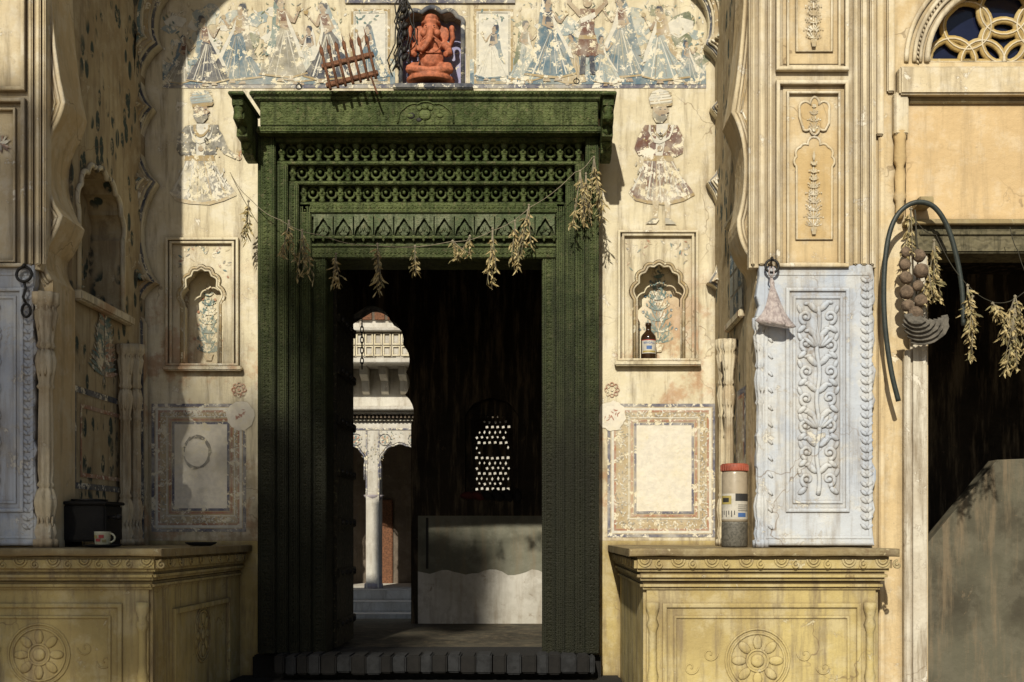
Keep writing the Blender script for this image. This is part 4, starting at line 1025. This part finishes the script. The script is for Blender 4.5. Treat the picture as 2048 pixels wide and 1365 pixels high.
b.lathe(PX(862,Yc),Yc-.02,PZ(170,Yc),[(.135,0),(.14,.02),(.12,.035)],'statue',20,sy=.75)
b.end('statue_body',st,remesh=.0045)
for sg in (1,-1):
    b=B(); b.ell((PX(862+sg*8,Yc),Yc-.068,PZ(62,Yc)),(.005,.004,.003),'lblk',0,1); b.end('eye',st)
b=B(); b.tube([(PX(862,Yc)+.06*math.cos(a),Yc-.055-.01*abs(math.sin(a)),PZ(98,Yc)-.05*math.sin(a)) for a in [math.pi*i/10 for i in range(11)]],.004,'statue',6); b.end('necklace',st)
b=B(); Yk=-.34; R0=P3(698,132,Yk); T=Matrix.Translation(R0)@Matrix.Rotation(math.radians(-14),4,'Y')@Matrix.Rotation(math.radians(-8),4,'X')
def bt(p,r,mt='rust',seg=6): b.tube([T@Vector(q) for q in p],r,mt,seg)
for zz in (.03,-.08): b.box(-.145,.145,-.012,.012,zz-.013,zz+.013,'rust',.003,T)
for k in range(7):
    x=-.125+.042*k; h=.17+.02*math.sin(k*2.3)
    bt([(x,-.018,-.12),(x,-.018,.04),(x+.002,-.018,.10),(x,-.018,h)],lambda t:.0085 if t<.6 else .0085*(1-t)*2.2+.001)
    b.ell(T@Vector((x,-.018,.11)),(.013,.005,.035),'rust',math.radians(-14),1)
bt([(.10,0,-.08),(.11,0,-.17),(.115,0,-.20)],.006)
b.end('spiked_iron_rack',label='rusty iron rack of pointed bars leaning above the lintel',category='iron rack')
b=B(); r=random.Random(5)
for k in range(9):
    p=P3(806+r.uniform(-8,8),-20,-.03); pts=[p]
    for i in range(10): p=p+Vector((r.uniform(-.025,.025),r.uniform(-.01,.008),-.045)); pts.append(p)
    b.tube(pts,.004,'iron',5)
for k in range(7): b.ell(P3(806+r.uniform(-9,9),20+k*16,-.04),(.016,.014,.024),'iron',r.uniform(0,1),1)
b.end('electric_wire',label='tangle of black wires hanging beside the statue niche',category='wire')
def hookring(px,py,Y,r_,label,tail=0):
    b=B(); c=P3(px,py,Y)
    b.tube([c+Vector((r_*math.cos(a),.004*math.sin(a),r_*math.sin(a))) for a in [2*math.pi*i/18 for i in range(18)]],r_*.2,'iron',7,1,True)
    b.tube([c+Vector((0,.06,r_*1.2)),c+Vector((0,0,r_*1.3)),c+Vector((0,-.012,r_*.9))],r_*.2,'iron',6)
    if tail:
        b.tube([c+Vector((0,0,-r_)),c+Vector((.008,0,-r_-.03)),c+Vector((-.004,0,-r_-.07)),c+Vector((.01,0,-r_-.10))],.006,'iron',6)
        b.tube([c+Vector((.01+.02*math.cos(a),0,-r_-.13+.03*math.sin(a))) for a in [2*math.pi*i/12 for i in range(12)]],.006,'iron',6,1,True)
    b.end('iron_ring',label=label,category='ring')
hookring(48,549,FY-.09,.034,'black iron ring with hanging latch on pale blue pillar',1)
hookring(1544,533,FY-.09,.030,'black iron ring holding a plastic bag on blue-white pillar')
hookring(598,174,-.28,.016,'small black iron ring on top of green lintel'); hookring(1153,163,-.28,.015,'small black iron hook on top of green lintel')
hookring(412,280,-.02,.010,'tiny iron hook in painted wall'); hookring(1321,270,-.02,.010,'tiny iron hook in painted wall')
# ============================================================ BAG
b=B(); Yb=FY-.12; top=P3(1543,556,Yb); n=48; prof=[(.005,0),(.009,.02),(.008,.04),(.017,.07),(.028,.11),(.040,.145),(.055,.175),(.072,.198),(.078,.208),(.064,.216),(.03,.219),(.0,.219)]
vs=[];fs=[]
for i,(r_,z) in enumerate(prof):
    for j in range(n):
        a=2*math.pi*j/n; q=1+.16*math.sin(5*a+i*.3)+.12*math.sin(11*a+i*.15)+.05*math.sin(17*a)
        vs.append((top.x+r_*q*math.cos(a)+.002*i,top.y+r_*q*math.sin(a)*.45,top.z-z-.014*math.cos(a*1)*(r_/.08)))
for i in range(len(prof)-1):
    for j in range(n): fs.append([i*n+j,i*n+(j+1)%n,(i+1)*n+(j+1)%n,(i+1)*n+j])
b.add(vs,fs,'bag',True); 
for sg in (1,-1): b.tube([top+Vector((0,0,0)),top+Vector((sg*.012,0,.02)),top+Vector((sg*.006,0,.05))],.004,'bag',5)
b.end('plastic_bag',label='crumpled whitish pink plastic bag hanging from ring',category='bag')
# ============================================================ BOTTLE
def textobj(body,size,loc,mat,parent,name='label_text',extr=.0004,cyl=None):
    cu=bpy.data.curves.new('t','FONT'); cu.body=body; cu.size=size; cu.align_x='CENTER'; cu.align_y='CENTER'; cu.extrude=extr
    o=bpy.data.objects.new('t',cu); me=bpy.data.meshes.new_from_object(o); bpy.data.objects.remove(o)
    b=B(); vs=[]
    for v in me.vertices:
        if cyl: a=v.co.x/cyl; vs.append((loc[0]+cyl*math.sin(a),loc[1]-cyl*math.cos(a)-v.co.z-.0006,loc[2]+v.co.y))
        else: vs.append((loc[0]+v.co.x,loc[1]-v.co.z,loc[2]+v.co.y))
    b.add(vs,[list(p.vertices) for p in me.polygons],mat); return b.end(name,parent)
def arcpatch(b,cx,cy,z0,z1,r_,a0,a1,mat,n=12):
    vs=[];fs=[]
    for i in range(n+1):
        a=a0+(a1-a0)*i/n; vs+= [(cx+r_*math.sin(a),cy-r_*math.cos(a),z0),(cx+r_*math.sin(a),cy-r_*math.cos(a),z1)]
    for i in range(n): fs.append([2*i,2*i+2,2*i+3,2*i+1])
    b.add(vs,fs,mat,True)
bx=PX(1297,.05); by=.05; bz=PZ(722)
bo=thing('glass_bottle',(bx,by,bz),'dark brown glass bottle with white label standing in niche','bottle')
b=B(); b.lathe(bx,by,bz,[(.03,0),(.042,.004),(.044,.012),(.044,.135),(.041,.15),(.026,.168),(.016,.18),(.0145,.205),(.018,.206),(.018,.222)],'amber',24); b.end('bottle_body',bo)
b=B(); b.lathe(bx,by,bz+.205,[(.0155,0),(.0155,.018),(.013,.02)],'iron',16); b.end('bottle_cap',bo)
b=B(); arcpatch(b,bx,by,bz+.045,bz+.122,.0447,-1.1,1.1,'label'); arcpatch(b,bx,by,bz+.119,bz+.123,.045,-1.1,1.1,'lred'); arcpatch(b,bx,by,bz+.050,bz+.060,.0452,-.9,.9,'lyel'); arcpatch(b,bx,by,bz+.068,bz+.088,.0452,-.35,.35,'lblue'); b.end('bottle_label',bo)
textobj('BENGALL',.0165,(bx,by,bz+.105),'lblue',bo,'label_text',.0003,.0452)
# ============================================================ JAR
jy=-1.13; jx=PX(1469,jy); jz=TOP
ja=thing('plastic_jar',(jx,jy,jz),'tall clear plastic jar with red lid, label and grey contents','jar')
s=1/(S*K(jy)); jr=26*s
b=B(); b.lathe(jx,jy,jz+.118,[(jr*.985,0),(jr,.01),(jr,.225),(jr*.95,.235),(jr*.9,.24)],'jar',28)
b.end('jar_body',ja)
b=B(); b.lathe(jx,jy,jz,[(jr*.93,0),(jr,.008),(jr,.112),(jr*.99,.118)],'jarc',28); b.end('jar_contents',ja)
b=B(); b.lathe(jx,jy,jz+.355,[(jr*1.0,0),(jr*1.04,.004),(jr*1.04,.03),(jr*.98,.036),(jr*.9,.037),(jr*.88,.033)],'lid',28)
for i in range(28): a=i*math.pi/14; b.box(jx+jr*1.04*math.cos(a)-.002,jx+jr*1.04*math.cos(a)+.002,jy+jr*1.04*math.sin(a)-.002,jy+jr*1.04*math.sin(a)+.002,jz+.358,jz+.385,'lid')
b.end('jar_lid',ja)
b=B(); arcpatch(b,jx,jy,jz+.13,jz+.25,jr*1.006,-1.5,1.5,'label',20); arcpatch(b,jx,jy,jz+.14,jz+.16,jr*1.012,.1,.8,'lblue'); arcpatch(b,jx,jy,jz+.215,jz+.25,jr*1.012,-.1,1.3,'lblk'); arcpatch(b,jx,jy,jz+.2,jz+.24,jr*1.012,-1.4,-.4,'lyel'); arcpatch(b,jx,jy,jz+.21,jz+.23,jr*1.018,-1.2,-.6,'lblk')
for k in range(4): arcpatch(b,jx,jy,jz+.168+.009*k,jz+.171+.009*k,jr*1.012,.1,1.1,'lblk')
for k in range(6): 
    a=-1.3+.22*k; arcpatch(b,jx,jy,jz+.14+.01*(k%2),jz+.17,jr*1.012,a,a+.07,'lblk',2)
b.end('jar_label',ja)
# ============================================================ MUG, STOVE, DISH
my=-1.33; mx=PX(205,my)
b=B(); b.lathe(mx+.0,my,TOP,[(.045,0),(.075,.004),(.085,.012),(.083,.013),(.05,.008)],'soot',24); b.end('saucer',label='dark saucer under the mug on the plinth',category='saucer')
mu=thing('ceramic_mug',(mx,my,TOP+.012),'small white mug with coloured print on saucer','mug')
b=B(); mz=TOP+.012; b.lathe(mx,my,mz,[(.03,0),(.033,.004),(.036,.055),(.037,.06),(.034,.06),(.032,.01)],'ceramic',24); b.end('mug_body',mu)
b=B(); b.tube([(mx+.034+.022*math.sin(a),my,mz+.031+.02*math.cos(a)) for a in [math.pi*i/10 for i in range(11)]],.0045,'ceramic',7); b.end('handle',mu)
b=B(); arcpatch(b,mx,my,mz+.015,mz+.028,.0375,-.5,.1,'lred'); arcpatch(b,mx,my,mz+.03,mz+.045,.0378,-.1,.5,'lred'); arcpatch(b,mx,my,mz+.03,mz+.043,.0378,-.8,-.3,'lyel'); arcpatch(b,mx,my,mz+.012,mz+.024,.0375,.3,.8,M['leafg']); b.end('mug_print',mu)
sy=-1.12; sx0,sx1=PX(118,sy),PX(214,sy)
sv=thing('kerosene_stove',((sx0+sx1)/2,sy,TOP),'soot-black metal stove box on the shaded plinth','stove')
b=B(); b.box(sx0,sx1,sy-.02,sy+.2,TOP+.025,TOP+.2,'soot',.008); b.box(sx0-.01,sx1+.01,sy-.03,sy+.21,TOP+.2,TOP+.215,'soot',.004)
for q in (sx0+.02,sx1-.02): b.box(q-.012,q+.012,sy-.01,sy+.19,TOP,TOP+.03,'soot')
b.end('stove_body',sv)
b=B(); b.lathe((sx0+sx1)/2,sy+.08,TOP+.215,[(.08,0),(.085,.012),(.06,.014)],'iron',16); b.end('burner',sv)
b=B(); b.tube([(sx1,sy+.02,TOP+.14),(sx1+.05,sy,TOP+.14)],.008,'iron'); b.ell((sx1+.055,sy,TOP+.14),(.016,.016,.016),'iron'); b.end('stove_knob',sv)
dy=-.7; b=B(); b.lathe(PX(402,dy),dy,TOP,[(.05,0),(.075,.012),(.08,.02),(.076,.02),(.05,.008)],'soot',20); b.end('metal_dish',label='flat black dish lying on the plinth edge',category='dish')
b=B(); b.lathe(PX(434,.05),.05,PZ(732),[(.02,0),(.034,.008),(.035,.012),(.02,.01)],'soot',16); b.end('metal_dish',label='tiny dark dish inside the wall niche',category='dish')
# ============================================================ GARLANDS
def bunch(top,length,width,n,parent,seed,lean=0,mats=('leafm','leafm','leafm','leafg')):
    r=random.Random(seed); b=B(); top=Vector(top)
    stems=[]
    for k in range(max(2,n//12)):
        d=Vector((r.uniform(-width,width)*.5+lean,r.uniform(-.04,.03),-length*r.uniform(.6,1)))
        p=[top+Vector((d.x*t**1.3,d.y*t,d.z*t)) for t in (0,.25,.5,.75,1)]
        b.tube(p,lambda t:.0026-.0015*t,'straw',4); stems.append(p)
    b.tube([top+Vector((-.006,0,-.008)),top+Vector((.006,0,-.008))],.006,'straw',5)
    for i in range(n):
        p=r.choice(stems); t=.12+.88*r.random()**.8; k=min(int(t*4),3); q=p[k].lerp(p[k+1],t*4-k)
        a=r.uniform(-1.1,1.1); el=r.uniform(-.7,.7); ln=r.uniform(.028,.058); wd=r.uniform(.0035,.008)
        R=Euler((el,a,r.uniform(0,6.28)),'XYZ').to_matrix()
        c=r.uniform(-.014,.014); vv=[]
        for u,v,w_ in ((0,0,0),(-.8,.35,.35),(0,.35,-.1),(.8,.35,.35),(-.7,.7,.35),(0,.7,0),(.7,.7,.35),(0,1,.1)):
            bend=c*math.sin(u+v*3)
            vv.append(q+R@Vector((u*wd,w_*wd+bend+.2*ln*v*v*(c*60),-v*ln)))
        b.add(vv,[[0,1,2],[0,2,3],[1,4,5,2],[2,5,6,3],[4,7,5],[5,7,6]],r.choice(mats),False)
    b.end('leaf_bunch',parent)
def rope(pts,r_,name,parent,mat='twine'):
    b=B(); out=[]
    for i in range(len(pts)-1):
        for j in range(6):
            t=j/6; a=Vector(pts[i]); c=Vector(pts[i+1]); q=a.lerp(c,t); q.z-=.018*math.sin(math.pi*t); out.append(q)
    out.append(Vector(pts[-1])); b.tube(out,r_,mat,5); b.end(name,parent)
Yg=-.27
g=thing('leaf_garland',P3(860,480,Yg),'string of dried leaf bunches tied across the doorway','garland')
gp=[(460,345,-.02),(500,398,-.22),(560,440,Yg),(640,470,Yg),(755,492,Yg),(900,484,Yg),(985,462,Yg),(1060,415,Yg),(1150,345,Yg),(1185,315,-.23)]
rope([P3(*p) for p in gp],.0020,'string',g,'straw')
for i,(px,py,Lp_,W,n,ln) in enumerate(((497,400,100,20,50,.0),(578,440,90,26,45,.0),(604,458,100,26,60,.02),(672,505,76,16,40,0),(755,486,125,20,60,.03),(830,490,86,12,28,0),(905,480,40,50,28,.04),(940,470,48,60,34,-.02),(985,455,125,22,60,0),(1030,440,110,30,65,.02),(1058,408,120,30,65,-.03),(1160,340,115,28,62,0),(1188,312,130,30,90,0),(1172,345,115,32,60,0))):
    Y=-.17 if px<510 else Yg; bunch(P3(px,py,Y),Lp_/S,W/S*1.3,n,g,i+3,ln)
Yh=FY-.07
g2=thing('leaf_garland',P3(1950,600,Yh),'string of dried leaf bunches hanging across the shop doorway','garland')
rope([P3(1830,440,Yh),P3(1872,470,Yh),P3(1925,560,Yh),P3(1990,606,Yh),P3(2048,585,Yh),P3(2150,540,Yh)],.0022,'string',g2)
rope([P3(2020,455,Yh),P3(2035,500,Yh),P3(2060,560,Yh)],.002,'string',g2)
for i,(px,py,Lp_,W,n,ln) in enumerate(((1822,415,105,28,60,0),(1868,478,140,26,90,0),(1855,530,95,24,60,0),(1935,568,95,26,60,.03),(1945,590,130,30,80,0),(1985,604,40,50,45,.05),(2030,590,90,46,110,0),(2030,610,130,40,120,0),(2075,580,120,40,60,0))):
    bunch(P3(px,py,Yh),Lp_/434,W/434*1.3,n,g2,i+40,ln)
b=B(); Yz=FY-.05
pts=[(1797,803),(1782,740),(1770,650),(1768,560),(1776,480),(1795,430),(1828,406),(1865,412),(1893,450),(1912,510),(1924,580),(1927,652)]
pp=[P3(x,y,Yz-.03*math.sin(i/11*3.1)) for i,(x,y) in enumerate(pts)]
sm=[]
for i in range(len(pp)-1):
    p0=pp[max(i-1,0)];p1=pp[i];p2=pp[i+1];p3=pp[min(i+2,len(pp)-1)]
    for j in range(6):
        t=j/6; sm.append(.5*((2*p1)+(p2-p0)*t+(2*p0-5*p1+4*p2-p3)*t*t+(3*p1-p0-3*p2+p3)*t**3))
sm.append(pp[-1]); b.tube(sm,.0115,'hose',10); b.end('rubber_hose',label='dark rubber hose looped over a peg beside doorway',category='hose')
b=B(); b.box(PX(1822,YB),PX(1850,YB),YB-.12,YB,PZ(424,YB),PZ(408,YB),'slab',.004); b.end('wooden_peg',label='short weathered wooden peg holding a hose',category='peg')
cb=thing('clay_charm_string',P3(1838,690,Yz),'string of rough clay balls and fanned slate shards','charm')
b=B(); b.tube([P3(1830,420,Yz-.02),P3(1836,520,Yz-.03),P3(1830,640,Yz-.03)],.004,'twine',5); b.end('string',cb)
for i,(x,y,r_) in enumerate(((1812,505,.024),(1838,512,.030),(1810,530,.026),(1842,542,.034),(1812,556,.03),(1836,572,.026),(1813,585,.032),(1842,602,.03),(1816,612,.028),(1832,628,.032))):
    b=B(); b.ell(P3(x,y,Yz-.035-.01*(i%2)),(r_,r_*.8,r_*random.uniform(.9,1.15)),'dung',i,3,jit=.06); b.end('clay_ball',cb)
for i in range(6):
    b=B(); c=P3(1834+i*2,628+i*3,Yz-.095+.016*i)
    ro=.055+.014*i; ri=ro-.034; a0=-178+i*13; st_=(140-i*2)/13
    rg=random.Random(i); ang=[math.radians(a0+st_*k) for k in range(14)]
    lo=[(c.x+(ro+rg.uniform(-.005,.005))*math.cos(t),c.z+ro*.86*math.sin(t)) for t in ang]; li=[(c.x+ri*math.cos(t),c.z+.004+ri*.8*math.sin(t)) for t in ang][::-1]
    b.shape([lo+li],c.y,.011,'stone',.003); b.end('slate_shard',cb)
